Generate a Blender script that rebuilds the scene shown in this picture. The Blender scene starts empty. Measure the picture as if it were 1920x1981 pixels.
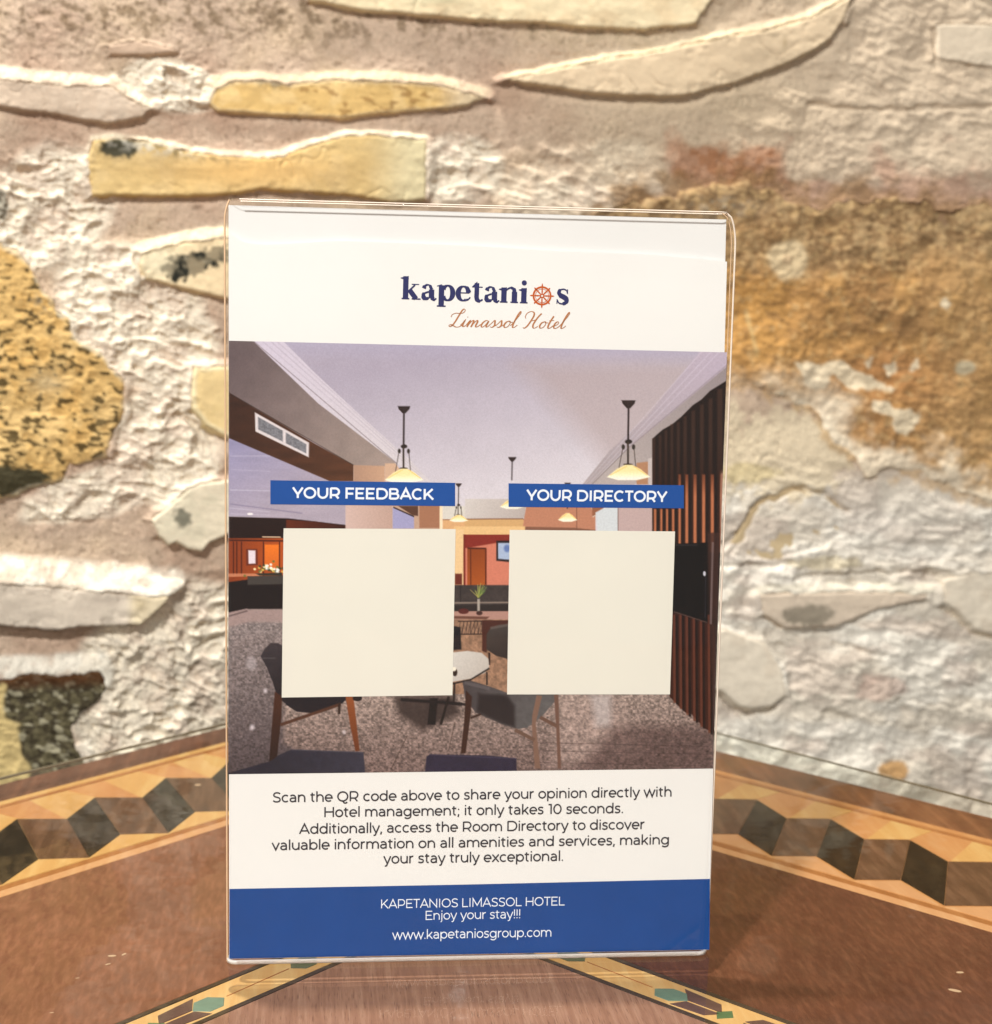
import bpy, math, random
import numpy as np
from mathutils import Matrix, Vector

# ------------------------------------------------------------------ camera
PW, PH = 1920.0, 1981.0
FOC, YAW, PIT, ROL = 1.6915025, 0.10292598, 0.12588454, 0.02102126
CO = np.array([-0.03252862, -0.34802391, 0.14207902])
LEAN = -0.04013034
cy_, sy_ = math.cos(YAW), math.sin(YAW)
FWD = np.array([sy_*math.cos(PIT), cy_*math.cos(PIT), -math.sin(PIT)])
R0 = np.array([cy_, -sy_, 0.0]); U0 = np.cross(R0, FWD)
RT = math.cos(ROL)*R0 + math.sin(ROL)*U0
UP = -math.sin(ROL)*R0 + math.cos(ROL)*U0
scene = bpy.context.scene
col = scene.collection
cam = bpy.data.cameras.new("camera"); camo = bpy.data.objects.new("camera", cam); col.objects.link(camo)
camo.matrix_world = Matrix(((RT[0], UP[0], -FWD[0], CO[0]), (RT[1], UP[1], -FWD[1], CO[1]), (RT[2], UP[2], -FWD[2], CO[2]), (0, 0, 0, 1)))
cam.sensor_fit = 'HORIZONTAL'; cam.sensor_width = 36; cam.lens = FOC*36
cam.clip_start = 0.01; cam.clip_end = 50
cam.dof.use_dof = True; cam.dof.focus_distance = 0.352; cam.dof.aperture_fstop = 34
scene.camera = camo

# ------------------------------------------------------------------ light
w = bpy.data.worlds.new("World"); scene.world = w; w.use_nodes = True
w.node_tree.nodes['Background'].inputs[0].default_value = (1.0, 0.965, 0.92, 1)
w.node_tree.nodes['Background'].inputs[1].default_value = 0.23

def lamp(name, loc, target, size, watts, colr, label):
    d = bpy.data.lights.new(name, 'AREA'); d.shape = 'DISK'; d.size = size; d.energy = watts; d.color = colr
    o = bpy.data.objects.new(name, d); col.objects.link(o)
    o.location = loc
    o.rotation_euler = (Vector(target)-Vector(loc)).to_track_quat('-Z', 'Y').to_euler()
    return o
# small lamp behind the photographer whose mirror image glints in the glass in front of the sign
def _ray(px, py): return FWD+(px-PW/2)/(PW*FOC)*RT-(py-PH/2)/(PW*FOC)*UP
_d = _ray(872, 1915.); _d = _d/np.linalg.norm(_d); _p = CO+_d*(-CO[2]/_d[2])
_d = _d*np.array([1, 1, -1.0]); _n = np.array([0, -math.cos(LEAN), -math.sin(LEAN)])
_p = _p+_d*(((_n*.0016-_p)@_n)/(_d@_n)); _d = _d-2*(_d@_n)*_n
GLINT = tuple(float(v) for v in (_p+_d*1.3))
lamp("room_lamp", (-0.50, -0.90, 1.15), (0, 0.15, 0.1), 0.085, 29, (1.0, 0.995, 0.975), "")
lamp("ceiling_lamp", (-0.13, 0.12, 1.30), (0.0, 0.2, 0.1), 0.04, 15.5, (1.0, 0.975, 0.925), "")
lamp("small_lamp", GLINT, (0, 0, 0), 0.0035, 2.4, (1.0, 0.95, 0.88), "")

scene.view_settings.view_transform = 'Standard'
scene.view_settings.look = 'None'
scene.view_settings.exposure = 0.0
scene.view_settings.gamma = 1.0
scene.view_settings.use_curve_mapping = False
scene.cycles.max_bounces = 10
scene.cycles.transparent_max_bounces = 24

# ------------------------------------------------------------------ helpers
def lin(c):
    c = np.asarray(c, float)/255.0
    return np.where(c <= 0.04045, c/12.92, ((c+0.055)/1.055)**2.4)

def rays(px, py):
    px = np.asarray(px, float); py = np.asarray(py, float)
    a = (px-PW/2)/(PW*FOC); b = -(py-PH/2)/(PW*FOC)
    return FWD + a[..., None]*RT + b[..., None]*UP

def hit(px, py, p0, n):
    d = rays(px, py)
    t = ((p0-CO)@n)/(d@n)
    return CO + t[..., None]*d

def project(P):
    d = P-CO; z = d@FWD
    return PW/2+PW*FOC*(d@RT)/z, PH/2-PW*FOC*(d@UP)/z

# sign frame
SU = np.array([1.0, 0, 0]); SV = np.array([0, -math.sin(LEAN), math.cos(LEAN)]); SN = np.array([0, -math.cos(LEAN), -math.sin(LEAN)])
def suv(px, py, wd=0.0):
    P = hit(px, py, SN*wd, SN)
    return np.stack([P@SU, P@SV], -1)
def spt(u, v, wd):
    u = np.asarray(u, float); v = np.asarray(v, float)
    return u[..., None]*SU + v[..., None]*SV + np.asarray(wd, float)[..., None]*SN

def link(o, parent=None):
    col.objects.link(o)
    if parent is not None: o.parent = parent
    return o
def empty(name, loc, label=None, cat=None, group=None, kind=None):
    o = bpy.data.objects.new(name, None); o.empty_display_size = 0.02; col.objects.link(o); o.location = loc
    tag(o, label, cat, group, kind); return o
def tag(o, label=None, cat=None, group=None, kind=None):
    if label: o['label'] = label
    if cat: o['category'] = cat
    if group: o['group'] = group
    if kind: o['kind'] = kind
    return o
def mesh(name, verts, faces, m, parent=None, smooth=False, label=None):
    me = bpy.data.meshes.new(name)
    off = np.array(parent.location) if parent is not None and parent.type == 'EMPTY' else np.zeros(3)
    if parent is not None and parent.type != 'EMPTY': off = np.array(parent.get('_off', (0, 0, 0)))
    V = np.asarray(verts, float)-off
    me.from_pydata([tuple(v) for v in V], [], [tuple(int(i) for i in f) for f in faces])
    me.update()
    if smooth: me.polygons.foreach_set('use_smooth', [True]*len(me.polygons))
    me.materials.append(m)
    o = bpy.data.objects.new(name, me); link(o, parent)
    o['_off'] = [float(x) for x in off]
    if label: o['label'] = label
    return o
def bigmesh(name, V, Q, m, parent=None, smooth=True, colr=None):
    """V (n,3), Q (k,4) numpy"""
    me = bpy.data.meshes.new(name)
    off = np.array(parent.location) if parent is not None and parent.type == 'EMPTY' else np.zeros(3)
    if parent is not None and parent.type != 'EMPTY': off = np.array(parent.get('_off', (0, 0, 0)))
    V = (V-off).astype(np.float32)
    k = len(Q)
    me.vertices.add(len(V)); me.vertices.foreach_set('co', V.ravel())
    me.loops.add(k*4); me.loops.foreach_set('vertex_index', Q.astype(np.int32).ravel())
    me.polygons.add(k); me.polygons.foreach_set('loop_start', np.arange(0, k*4, 4, dtype=np.int32))
    try: me.polygons.foreach_set('loop_total', np.full(k, 4, dtype=np.int32))
    except Exception: pass
    me.update(calc_edges=True); me.validate()
    if smooth: me.polygons.foreach_set('use_smooth', np.ones(k, dtype=bool))
    if colr is not None:
        a = me.attributes.new('tint', 'FLOAT_COLOR', 'POINT')
        c4 = np.ones((len(V), 4), np.float32); c4[:, :3] = colr
        a.data.foreach_set('color', c4.ravel())
    me.materials.append(m)
    o = bpy.data.objects.new(name, me); link(o, parent); o['_off'] = [float(x) for x in off]
    return o

# noise ------------------------------------------------------------
def vn(X, Y, sc, seed):
    rs = np.random.RandomState(seed); T = rs.rand(256, 256).astype(np.float32)
    x = X/sc+1000.37; y = Y/sc+1000.71
    xi = np.floor(x).astype(int); yi = np.floor(y).astype(int)
    fx = x-xi; fy = y-yi
    fx = fx*fx*fx*(fx*(fx*6-15)+10); fy = fy*fy*fy*(fy*(fy*6-15)+10)
    a = T[yi & 255, xi & 255]; b = T[yi & 255, (xi+1) & 255]; c = T[(yi+1) & 255, xi & 255]; d = T[(yi+1) & 255, (xi+1) & 255]
    return (a+(b-a)*fx)*(1-fy)+(c+(d-c)*fx)*fy
def fbm(X, Y, sc, seed, oct=4, gain=0.5, ridge=False):
    s = 0; a = 1; t = 0
    for k in range(oct):
        ca, sa = math.cos(k*1.1+seed), math.sin(k*1.1+seed)
        n = vn(X if k == 0 else X*ca-Y*sa, Y if k == 0 else X*sa+Y*ca, sc, seed*17+k)
        if ridge: n = 1-abs(2*n-1)
        s = s+a*n; t += a; a *= gain; sc *= 0.5
    return s/t
def rot(X, Y, deg, sx, sy):
    c, s = math.cos(math.radians(deg)), math.sin(math.radians(deg))
    return (X*c+Y*s)/sx, (-X*s+Y*c)/sy
def sstep(a, b, x):
    t = np.clip((x-a)/(b-a), 0, 1); return t*t*(3-2*t)
def polysd(poly, X, Y):
    """signed distance, negative inside"""
    P = np.asarray(poly, float); n = len(P)
    d = np.full(X.shape, 1e18); s = np.ones(X.shape)
    for i in range(n):
        a = P[i]; b = P[i-1]
        ex, ey = b[0]-a[0], b[1]-a[1]
        wx, wy = X-a[0], Y-a[1]
        h = np.clip((wx*ex+wy*ey)/max(ex*ex+ey*ey, 1e-12), 0, 1)
        bx, by = wx-ex*h, wy-ey*h
        d = np.minimum(d, bx*bx+by*by)
        c1 = Y >= a[1]; c2 = Y < b[1]; c3 = ex*wy > ey*wx
        flip = (c1 & c2 & c3) | (~c1 & ~c2 & ~c3)
        s = np.where(flip, -s, s)
    return s*np.sqrt(d)

# materials ---------------------------------------------------------
def mat(name):
    m = bpy.data.materials.new(name); m.use_nodes = True
    nt = m.node_tree; b = nt.nodes['Principled BSDF']; return m, nt, b
def nd(nt, t, **kw):
    n = nt.nodes.new(t)
    for k, v in kw.items():
        if k.startswith('i_'): n.inputs[k[2:].replace('_', ' ')].default_value = v
        else: setattr(n, k, v)
    return n
def noise_node(nt, scale, detail=4, rough=0.6, mapping=None, rotz=0, vec=None):
    tc = nd(nt, 'ShaderNodeTexCoord'); mp = nd(nt, 'ShaderNodeMapping')
    if mapping: mp.inputs['Scale'].default_value = mapping
    mp.inputs['Rotation'].default_value = (0, 0, rotz)
    nt.links.new(tc.outputs['Object'], mp.inputs['Vector'])
    n = nd(nt, 'ShaderNodeTexNoise'); n.inputs['Scale'].default_value = scale; n.inputs['Detail'].default_value = detail; n.inputs['Roughness'].default_value = rough
    nt.links.new(mp.outputs[0], n.inputs['Vector'])
    return n
def ramp(nt, src, stops):
    r = nd(nt, 'ShaderNodeValToRGB')
    e = r.color_ramp.elements
    while len(e) > 1: e.remove(e[0])
    e[0].position = stops[0][0]; e[0].color = (*stops[0][1], 1)
    for p, c in stops[1:]:
        x = e.new(p); x.color = (*c, 1)
    nt.links.new(src, r.inputs[0]); return r
def mixmul(nt, a, b, fac=1.0, mode='MULTIPLY'):
    m = nd(nt, 'ShaderNodeMix', data_type='RGBA', blend_type=mode); m.inputs[0].default_value = fac
    nt.links.new(a, m.inputs[6]); nt.links.new(b, m.inputs[7]); return m.outputs[2]

def stone_mat(name, grain=900, amp=0.14, bump=0.35, rough=0.95):
    m, nt, b = mat(name)
    at = nd(nt, 'ShaderNodeAttribute', attribute_name='tint')
    n = noise_node(nt, grain, 4, 0.65)
    r = ramp(nt, n.outputs[0], [(0.25, (1-2*amp,)*3), (0.5, (1, 1, 1)), (0.8, (1+amp,)*3)])
    c = mixmul(nt, at.outputs['Color'], r.outputs[0])
    nt.links.new(c, b.inputs['Base Color'])
    b.inputs['Roughness'].default_value = rough; b.inputs['Specular IOR Level'].default_value = 0.25
    n2 = noise_node(nt, grain*0.8, 5, 0.7)
    bp = nd(nt, 'ShaderNodeBump'); bp.inputs['Strength'].default_value = bump; bp.inputs['Distance'].default_value = 0.0006
    nt.links.new(n2.outputs[0], bp.inputs['Height']); nt.links.new(bp.outputs[0], b.inputs['Normal'])
    return m
M_MORTAR = stone_mat('mortar_rough', 1100, 0.17, 0.8)
M_STONE = stone_mat('stone_face', 1300, 0.08, 0.16, 0.85)

WOODK = 0.60
def wood_mat(name, c1, c2, ang, dark=0.5, grain=240, stretch=14.0, pores=True, rough=0.45, blotch=0.25):
    m, nt, b = mat(name)
    n = noise_node(nt, grain, 5, 0.65, (1, 1.0/stretch, 1), ang)
    k_ = WOODK
    r = ramp(nt, n.outputs[0], [(0.30, tuple(lin(c1)*dark*k_)), (0.47, tuple(lin(c1)*k_)), (0.70, tuple(lin(c2)*k_))])
    n3 = noise_node(nt, 34, 4, 0.6)
    r3 = ramp(nt, n3.outputs[0], [(0.3, (1-blotch,)*3), (0.7, (1+blotch*0.8,)*3)])
    c = mixmul(nt, r.outputs[0], r3.outputs[0])
    if pores:
        n2 = noise_node(nt, grain*3.2, 3, 0.5, (1, 1.0/(stretch*0.7), 1), ang)
        r2 = ramp(nt, n2.outputs[0], [(0.30, (0.45, 0.40, 0.36)), (0.42, (1, 1, 1))])
        c = mixmul(nt, c, r2.outputs[0], 0.8)
    nt.links.new(c, b.inputs['Base Color'])
    b.inputs['Roughness'].default_value = rough; b.inputs['Specular IOR Level'].default_value = 0.08
    return m
def plain(name, c, rough=0.5, spec=0.3, mott=0.0, mscale=400):
    m, nt, b = mat(name)
    if mott:
        n = noise_node(nt, mscale, 4, 0.6)
        r = ramp(nt, n.outputs[0], [(0.3, tuple(lin(c)*(1-mott))), (0.7, tuple(lin(c)*(1+mott)))])
        nt.links.new(r.outputs[0], b.inputs['Base Color'])
    else: b.inputs['Base Color'].default_value = (*lin(c), 1)
    b.inputs['Roughness'].default_value = rough; b.inputs['Specular IOR Level'].default_value = spec
    return m
def clear_mat(name, tint, ior=1.3, rough=0.02, bump=0.0, bscale=40):
    m = bpy.data.materials.new(name); m.use_nodes = True; nt = m.node_tree
    nt.nodes.remove(nt.nodes['Principled BSDF']); out = nt.nodes['Material Output']
    tr = nd(nt, 'ShaderNodeBsdfTransparent'); tr.inputs[0].default_value = (*tint, 1)
    gl = nd(nt, 'ShaderNodeBsdfGlossy'); gl.inputs['Roughness'].default_value = rough; gl.inputs[0].default_value = (1, 1, 1, 1)
    fr = nd(nt, 'ShaderNodeFresnel'); fr.inputs[0].default_value = ior
    mx = nd(nt, 'ShaderNodeMixShader')
    # reflect only at the outer side, so the inner side never mirrors totally
    geo = nd(nt, 'ShaderNodeNewGeometry')
    mul = nd(nt, 'ShaderNodeMath', operation='MULTIPLY'); inv = nd(nt, 'ShaderNodeMath', operation='SUBTRACT'); inv.inputs[0].default_value = 1
    nt.links.new(geo.outputs['Backfacing'], inv.inputs[1])
    nt.links.new(fr.outputs[0], mul.inputs[0]); nt.links.new(inv.outputs[0], mul.inputs[1])
    nt.links.new(mul.outputs[0], mx.inputs[0]); nt.links.new(tr.outputs[0], mx.inputs[1]); nt.links.new(gl.outputs[0], mx.inputs[2])
    nt.links.new(mx.outputs[0], out.inputs[0])
    if bump:
        n = noise_node(nt, bscale, 2, 0.5); bp = nd(nt, 'ShaderNodeBump'); bp.inputs['Strength'].default_value = bump; bp.inputs['Distance'].default_value = 0.001
        nt.links.new(n.outputs[0], bp.inputs['Height']); nt.links.new(bp.outputs[0], gl.inputs['Normal']); nt.links.new(bp.outputs[0], fr.inputs['Normal'])
    return m

# ================================================================== STONE WALL
WN = np.array([0.28, -1.0, 0.0]); WN /= np.linalg.norm(WN)
WP = np.array([0.0, 0.342, 0.0])
MM = 0.00021                                  # metres per photo pixel on the wall
wall = empty('stone_wall', (0.0, 0.338, -0.10), 'rough rubble stone wall with thick cream mortar and ochre stained stones behind the sign', 'wall')

S = {}   # name: polygon (front face), rise px, edge softness px
S['grey_slab'] = [(-60, 140), (0, 152), (116, 167), (217, 167), (245, 190), (290, 212), (275, 228), (212, 240), (76, 218), (0, 207), (-60, 200)]
S['ochre_long'] = [(402, 200), (414, 170), (445, 158), (505, 155), (560, 162), (650, 152), (760, 158), (850, 164), (905, 180), (938, 190), (905, 204), (858, 212), (732, 222), (657, 230), (505, 222), (419, 217)]
S['yellow_long'] = [(168, 306), (180, 272), (215, 268), (283, 275), (354, 291), (434, 303), (500, 307), (545, 303), (581, 288), (620, 275), (657, 264), (707, 260), (823, 272), (820, 384), (758, 391), (682, 381), (590, 372), (505, 366), (440, 376), (354, 380), (177, 380)]
S['black_blotched'] = [(270, 490), (309, 479), (365, 467), (430, 460), (520, 465), (560, 520), (520, 590), (430, 578), (337, 556), (281, 540), (268, 510)]
S['lichen_big'] = [(-90, 440), (0, 470), (34, 484), (84, 557), (126, 610), (157, 661), (202, 695), (238, 737), (242, 770), (236, 807), (210, 855), (208, 883), (135, 894), (118, 925), (70, 945), (0, 968), (-90, 980)]
S['small_yellow'] = [(365, 745), (372, 708), (440, 704), (520, 712), (540, 800), (500, 850), (450, 848), (395, 823), (368, 790)]
S['pale_green'] = [(287, 1003), (325, 975), (367, 938), (440, 925), (500, 940), (520, 1000), (470, 1030), (440, 1032), (407, 1047), (389, 1068), (358, 1060), (340, 1048), (324, 1055), (304, 1036)]
S['white_slab'] = [(-90, 1112), (0, 1124), (92, 1132), (233, 1143), (300, 1150), (330, 1146), (318, 1163), (294, 1184), (269, 1206), (153, 1210), (101, 1218), (0, 1206), (-90, 1200)]
S['dark_lichen'] = [(-90, 1318), (0, 1311), (110, 1305), (190, 1300), (208, 1329), (196, 1350), (160, 1385), (144, 1405), (148, 1440), (165, 1480), (160, 1540), (-90, 1570)]
S['crescent'] = [(975, 155), (1036, 141), (1162, 116), (1240, 106), (1313, 91), (1400, 72), (1465, 61), (1566, 30), (1645, -10), (1625, 45), (1600, 78), (1566, 101), (1490, 136), (1414, 162), (1313, 187), (1212, 188), (1130, 180), (1061, 169)]
S['corner_slab'] = [(1808, 46), (1870, 42), (1990, 48), (2020, 130), (1940, 134), (1870, 124), (1813, 114)]
S['top_slab'] = [(560, -60), (1400, -60), (1372, 0), (1340, 48), (1240, 60), (1100, 52), (960, 44), (820, 33), (700, 20), (600, 2)]
S['ochre_boulder'] = [(1150, 430), (1180, 400), (1215, 372), (1262, 380), (1330, 372), (1420, 368), (1520, 376), (1640, 392), (1760, 400), (1960, 410), (2200, 430), (2200, 1010), (1960, 985), (1905, 962), (1830, 925), (1762, 902), (1700, 925), (1672, 930), (1655, 880), (1612, 820), (1560, 782), (1500, 772), (1430, 745), (1350, 720), (1200, 640)]
S['tan_slab'] = [(1410, 1070), (1434, 1036), (1462, 985), (1488, 960), (1541, 950), (1602, 965), (1640, 992), (1650, 1030), (1600, 1062), (1520, 1082), (1440, 1088)]
S['ledge_stone'] = [(1470, 1150), (1549, 1146), (1690, 1143), (1795, 1146), (1790, 1160), (1700, 1180), (1620, 1210), (1520, 1215), (1480, 1190)]
S['lower_pale'] = [(1290, 1240), (1400, 1215), (1480, 1245), (1515, 1300), (1520, 1345), (1491, 1368), (1450, 1372), (1430, 1366), (1391, 1335), (1290, 1320)]
S['right_pale'] = [(1820, 1120), (1880, 1105), (2050, 1120), (2050, 1240), (1920, 1230), (1884, 1218), (1850, 1185), (1822, 1165)]
S['sunk_slab'] = [(205, 88), (260, 78), (330, 92), (345, 102), (300, 106), (240, 108), (215, 106)]
RISE = dict(grey_slab=13, ochre_long=11, yellow_long=14, black_blotched=14, lichen_big=8, small_yellow=16, pale_green=16, white_slab=26, dark_lichen=10, crescent=17, corner_slab=9, top_slab=15, ochre_boulder=4, tan_slab=1, ledge_stone=9, lower_pale=9, right_pale=7, sunk_slab=7)
COLLAR = dict(grey_slab=(24, 30), ochre_long=(17, 24), yellow_long=(9, 14), black_blotched=(20, 26), lichen_big=(0, 1), small_yellow=(6, 10), pale_green=(4, 10), white_slab=(44, 58), dark_lichen=(34, 46), crescent=(8, 12), corner_slab=(5, 8), top_slab=(0, 1), ochre_boulder=(0, 1), tan_slab=(0, 1), ledge_stone=(14, 20), lower_pale=(4, 8), right_pale=(4, 8), sunk_slab=(0, 1))

def jitter(X, Y, amp=3.2):
    return (fbm(X, Y, 34, 31, 3, 0.45)-0.5)*2*amp

def jit(k, X, Y):
    if k == 'ochre_boulder': return jitter(X, Y, 6)+(fbm(X, Y, 90, 33, 4, .62)-.5)*70
    if k in ('dark_lichen', 'lichen_big'): return jitter(X, Y, 6)+(fbm(X, Y, 40, 34, 3)-.5)*14
    return jitter(X, Y, 1.8)+(fbm(X, Y, 120, 35, 2)-.5)*5*(1 if k not in ('sunk_slab', 'ochre_long') else .4)+(fbm(X, Y, 9, 36, 2)-.5)*2.4

def gauss(X, Y, cx, cy, sx, sy, deg=0):
    x, y = rot(X-cx, Y-cy, deg, sx, sy); return np.exp(-(x*x+y*y))

def rough_map(X, Y):
    """how lumpy the mortar is, 0 smooth sand .. 1 lumpy plaster; and its streak direction"""
    r = 0.10+0*X
    r = np.maximum(r, 0.95*sstep(0.25, 0.8, gauss(X, Y, 330, 165, 110, 60, 10)*1.2))
    r = np.maximum(r, 0.95*sstep(0.15, 0.7, gauss(X, Y, 90, 400, 150, 110, -30)*1.2))
    r = np.maximum(r, 1.0*sstep(0.15, 0.7, gauss(X, Y, 270, 620, 120, 180, -50)*1.2))
    r = np.maximum(r, 0.95*sstep(0.15, 0.7, gauss(X, Y, 330, 850, 110, 130, 20)*1.2))
    r = np.maximum(r, 0.85*sstep(0.15, 0.7, gauss(X, Y, 200, 950, 170, 50, -15)*1.2))
    r = np.maximum(r, 1.0*sstep(0.15, 0.6, gauss(X, Y, 330, 1330, 170, 200, 30)*1.3))
    r = np.maximum(r, 0.8*sstep(0.15, 0.7, gauss(X, Y, 880, 330, 110, 70, 0)*1.2))
    r = np.maximum(r, 0.6*sstep(0.15, 0.7, gauss(X, Y, 1130, 350, 200, 80, -10)*1.2))
    r = np.maximum(r, 0.62*sstep(1240, 1420, X)*sstep(820, 1000, Y))
    r = np.maximum(r, 0.45*sstep(1500, 1700, X)*(1-sstep(330, 420, Y)))
    out = np.clip(np.maximum(-X, X-1920)/200, 0, 1)
    r = np.maximum(r, 0.6*out)
    return r

def base_height(X, Y):
    r = rough_map(X, Y)
    h = (fbm(X, Y, 340, 3, 3)-0.5)*26
    # sandy smooth mortar: fine pits
    h = h+(fbm(X, Y, 70, 5, 3)-0.5)*7*(0.4+r)
    pit = vn(X, Y, 8.0, 77)
    h = h-sstep(0.80, 0.93, pit)*2.4*(1-r)*sstep(0.35, 0.6, vn(X, Y, 60, 78))
    h = h+(fbm(X, Y, 10, 9, 2)-0.5)*1.7
    # lumpy plaster with trowel drag
    x1, y1 = rot(X+30*vn(X, Y, 90, 41), Y+34*vn(X, Y, 80, 42), 14, 1.9, 0.95)
    L = fbm(x1, y1, 30, 11, 4, 0.60, ridge=True)
    L2 = fbm(X+20*vn(X, Y, 60, 43), Y, 22, 13, 3, 0.55)
    left = 1-sstep(1000, 1350, X)
    h = h+r*((L-0.6)*(27*left+15*(1-left))+(L2-0.5)*14*left)
    lowl = gauss(X, Y, 330, 1330, 150, 170, 0)
    x2, y2 = rot(X, Y, -55, 1.4, 0.9)
    h = h+lowl*(fbm(x2, y2, 20, 15, 3, 0.6, ridge=True)-0.6)*12
    # right-hand bedding of weathered plaster
    right = sstep(1300, 1450, X)
    x3, y3 = rot(X, Y, 7, 3.6, 1.0)
    pr = sstep(.35, .65, vn(X, Y, 120, 24))
    h = h+right*sstep(900, 1080, Y)*((fbm(x3+.5*vn(X, Y, 50, 25)*20, y3+14*vn(X, Y, 70, 26), 40, 19, 4, 0.58, ridge=True)-0.6)*11*pr+(fbm(X, Y, 55, 27, 4, .6)-.5)*20)
    h = h+sstep(1250, 1500, X)*(1-sstep(330, 400, Y))*((fbm(*rot(X, Y+22*vn(X, Y, 80, 28), 14, 3.4, 1.0), 38, 23, 4, 0.5, ridge=True)-0.6)*7*sstep(.3, .7, vn(X, Y, 110, 29))+(fbm(X, Y, 60, 30, 4, .55)-.5)*14)
    h = h+(1-sstep(250, 420, Y))*sstep(1100, 1500, X)*4
    return h

def dent(X, Y, pts, wd, dep):
    """a crack or groove along a polyline"""
    d = np.full(X.shape, 1e9)
    for (a, b) in zip(pts[:-1], pts[1:]):
        ex, ey = b[0]-a[0], b[1]-a[1]; wx, wy = X-a[0], Y-a[1]
        t = np.clip((wx*ex+wy*ey)/(ex*ex+ey*ey), 0, 1)
        d = np.minimum(d, np.hypot(wx-ex*t, wy-ey*t))
    return -dep*np.exp(-(d/wd)**2)

CRACKS = [([(1395, 1345), (1441, 1384), (1470, 1378), (1500, 1372)], 7, 14), ([(1360, 1093), (1440, 1096), (1540, 1092)], 5, 7),
          ([(1540, 1118), (1640, 1110), (1800, 1108)], 4, 8), ([(1799, 1119), (1836, 1120)], 9, 16),
          ([(1822, 1178), (1860, 1192), (1884, 1224), (1925, 1232), (2000, 1230)], 6, 12),
          ([(1600, 1380), (1640, 1395)], 8, 9), ([(1735, 1356), (1762, 1385)], 7, 10), ([(1450, 1375), (1490, 1430)], 9, 8),
          ([(1620, 1248), (1710, 1268)], 5, 8), ([(1880, 1500), (1890, 1560)], 9, 9), ([(1434, 1036), (1470, 975), (1541, 944), (1602, 960), (1645, 992)], 6, 13),
          ([(1380, 1062), (1434, 1040)], 8, 10), ([(1500, 1165), (1515, 1210)], 6, 9), ([(1515, 1208), (1600, 1206)], 7, 10), ([(1598, 1180), (1606, 1208)], 5, 7),
          ([(262, 500), (276, 535)], 6, 12), ([(345, 800), (390, 828), (410, 842)], 6, 12), ([(310, 815), (350, 800)], 6, 7),
          ([(1560, 200), (1700, 215), (1920, 205)], 5, 6), ([(1500, 90), (1570, 60), (1650, 0)], 5, 7), ([(1806, 60), (1812, 112)], 4, 8),
          ([(250, 100), (300, 104), (345, 104)], 5, 6), ([(60, 1010), (200, 1010)], 5, 4), ([(260, 1180), (300, 1170)], 6, 12)]
PATCH = []  # colour patches on the mortar: polygon, colour, soft, noise

_cache = {}
def mortar_height(X, Y, for_stone=False):
    h = base_height(X, Y)
    for k, P in S.items():
        cd, cw = COLLAR[k]; ri = RISE[k]
        P = np.array(P, float); mx = 90
        if cd == 0 and for_stone: continue
        m = (X > P[:, 0].min()-mx) & (X < P[:, 0].max()+mx) & (Y > P[:, 1].min()-mx) & (Y < P[:, 1].max()+mx)
        if not m.any(): continue
        xs, ys = X[m], Y[m]
        sd = polysd(P, xs, ys)+jit(k, xs, ys)
        u = (polysd(P, xs, ys+3)-polysd(P, xs, ys-3))/6.0
        top = sstep(0.05, 0.75, -u); bot_ = sstep(0.25, 0.85, u); sid = np.clip(1-top-bot_, 0, 1)
        sj = sd+(fbm(xs, ys, 15, 57, 3, 0.6)-0.5)*9
        nz_ = vn(xs, ys, 42, 51)
        ht = (fbm(xs, ys, 340, 3, 3)-0.5)*26+ri
        wd_ = top*(cw*0.9+4)*(0.7+0.6*nz_)+sid*(12+22*vn(xs, ys, 55, 58))+bot_*(7+10*nz_)
        st_ = top*((0.80+0.34*vn(xs, ys, 37, 64)) if cd > 15 else (0.45+0.6*vn(xs, ys, 50, 64)))+sid*(0.55+0.5*vn(xs, ys, 48, 59))+bot_*(0.05+0.30*sstep(.45, .8, vn(xs, ys, 50, 60)))
        q = np.clip(sj/np.maximum(wd_, 3), 0, 1); fall = 1-q*q*(3-2*q)
        rough_ = (fbm(xs, ys, 11, 56, 3, .6)-.5)*4*fall
        hh = h[m]+np.clip(ht+0.8-h[m], 0, 60)*st_*fall+rough_
        # hollow just below the stone
        hh = hh-bot_*(1-st_)*sstep(26, 2, sd)*sstep(-3, 1, sd)*ri*0.30
        hh = hh-sstep(0, -6, sj)*9*(1 if ri > 3 else 0.5)
        h[m] = hh
    for pts, wd, dp in CRACKS:
        P = np.array(pts, float); mx = wd*4
        m = (X > P[:, 0].min()-mx) & (X < P[:, 0].max()+mx) & (Y > P[:, 1].min()-mx) & (Y < P[:, 1].max()+mx)
        if m.any(): h[m] = h[m]+dent(X[m]+5*(vn(X[m], Y[m], 14, 61)-.5), Y[m]+9*(vn(X[m], Y[m], 18, 62)-.5), pts, wd, dp)
    return h

def mixc(C, m, c):
    m = m[..., None]; return C*(1-m)+lin(c)*m

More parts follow.
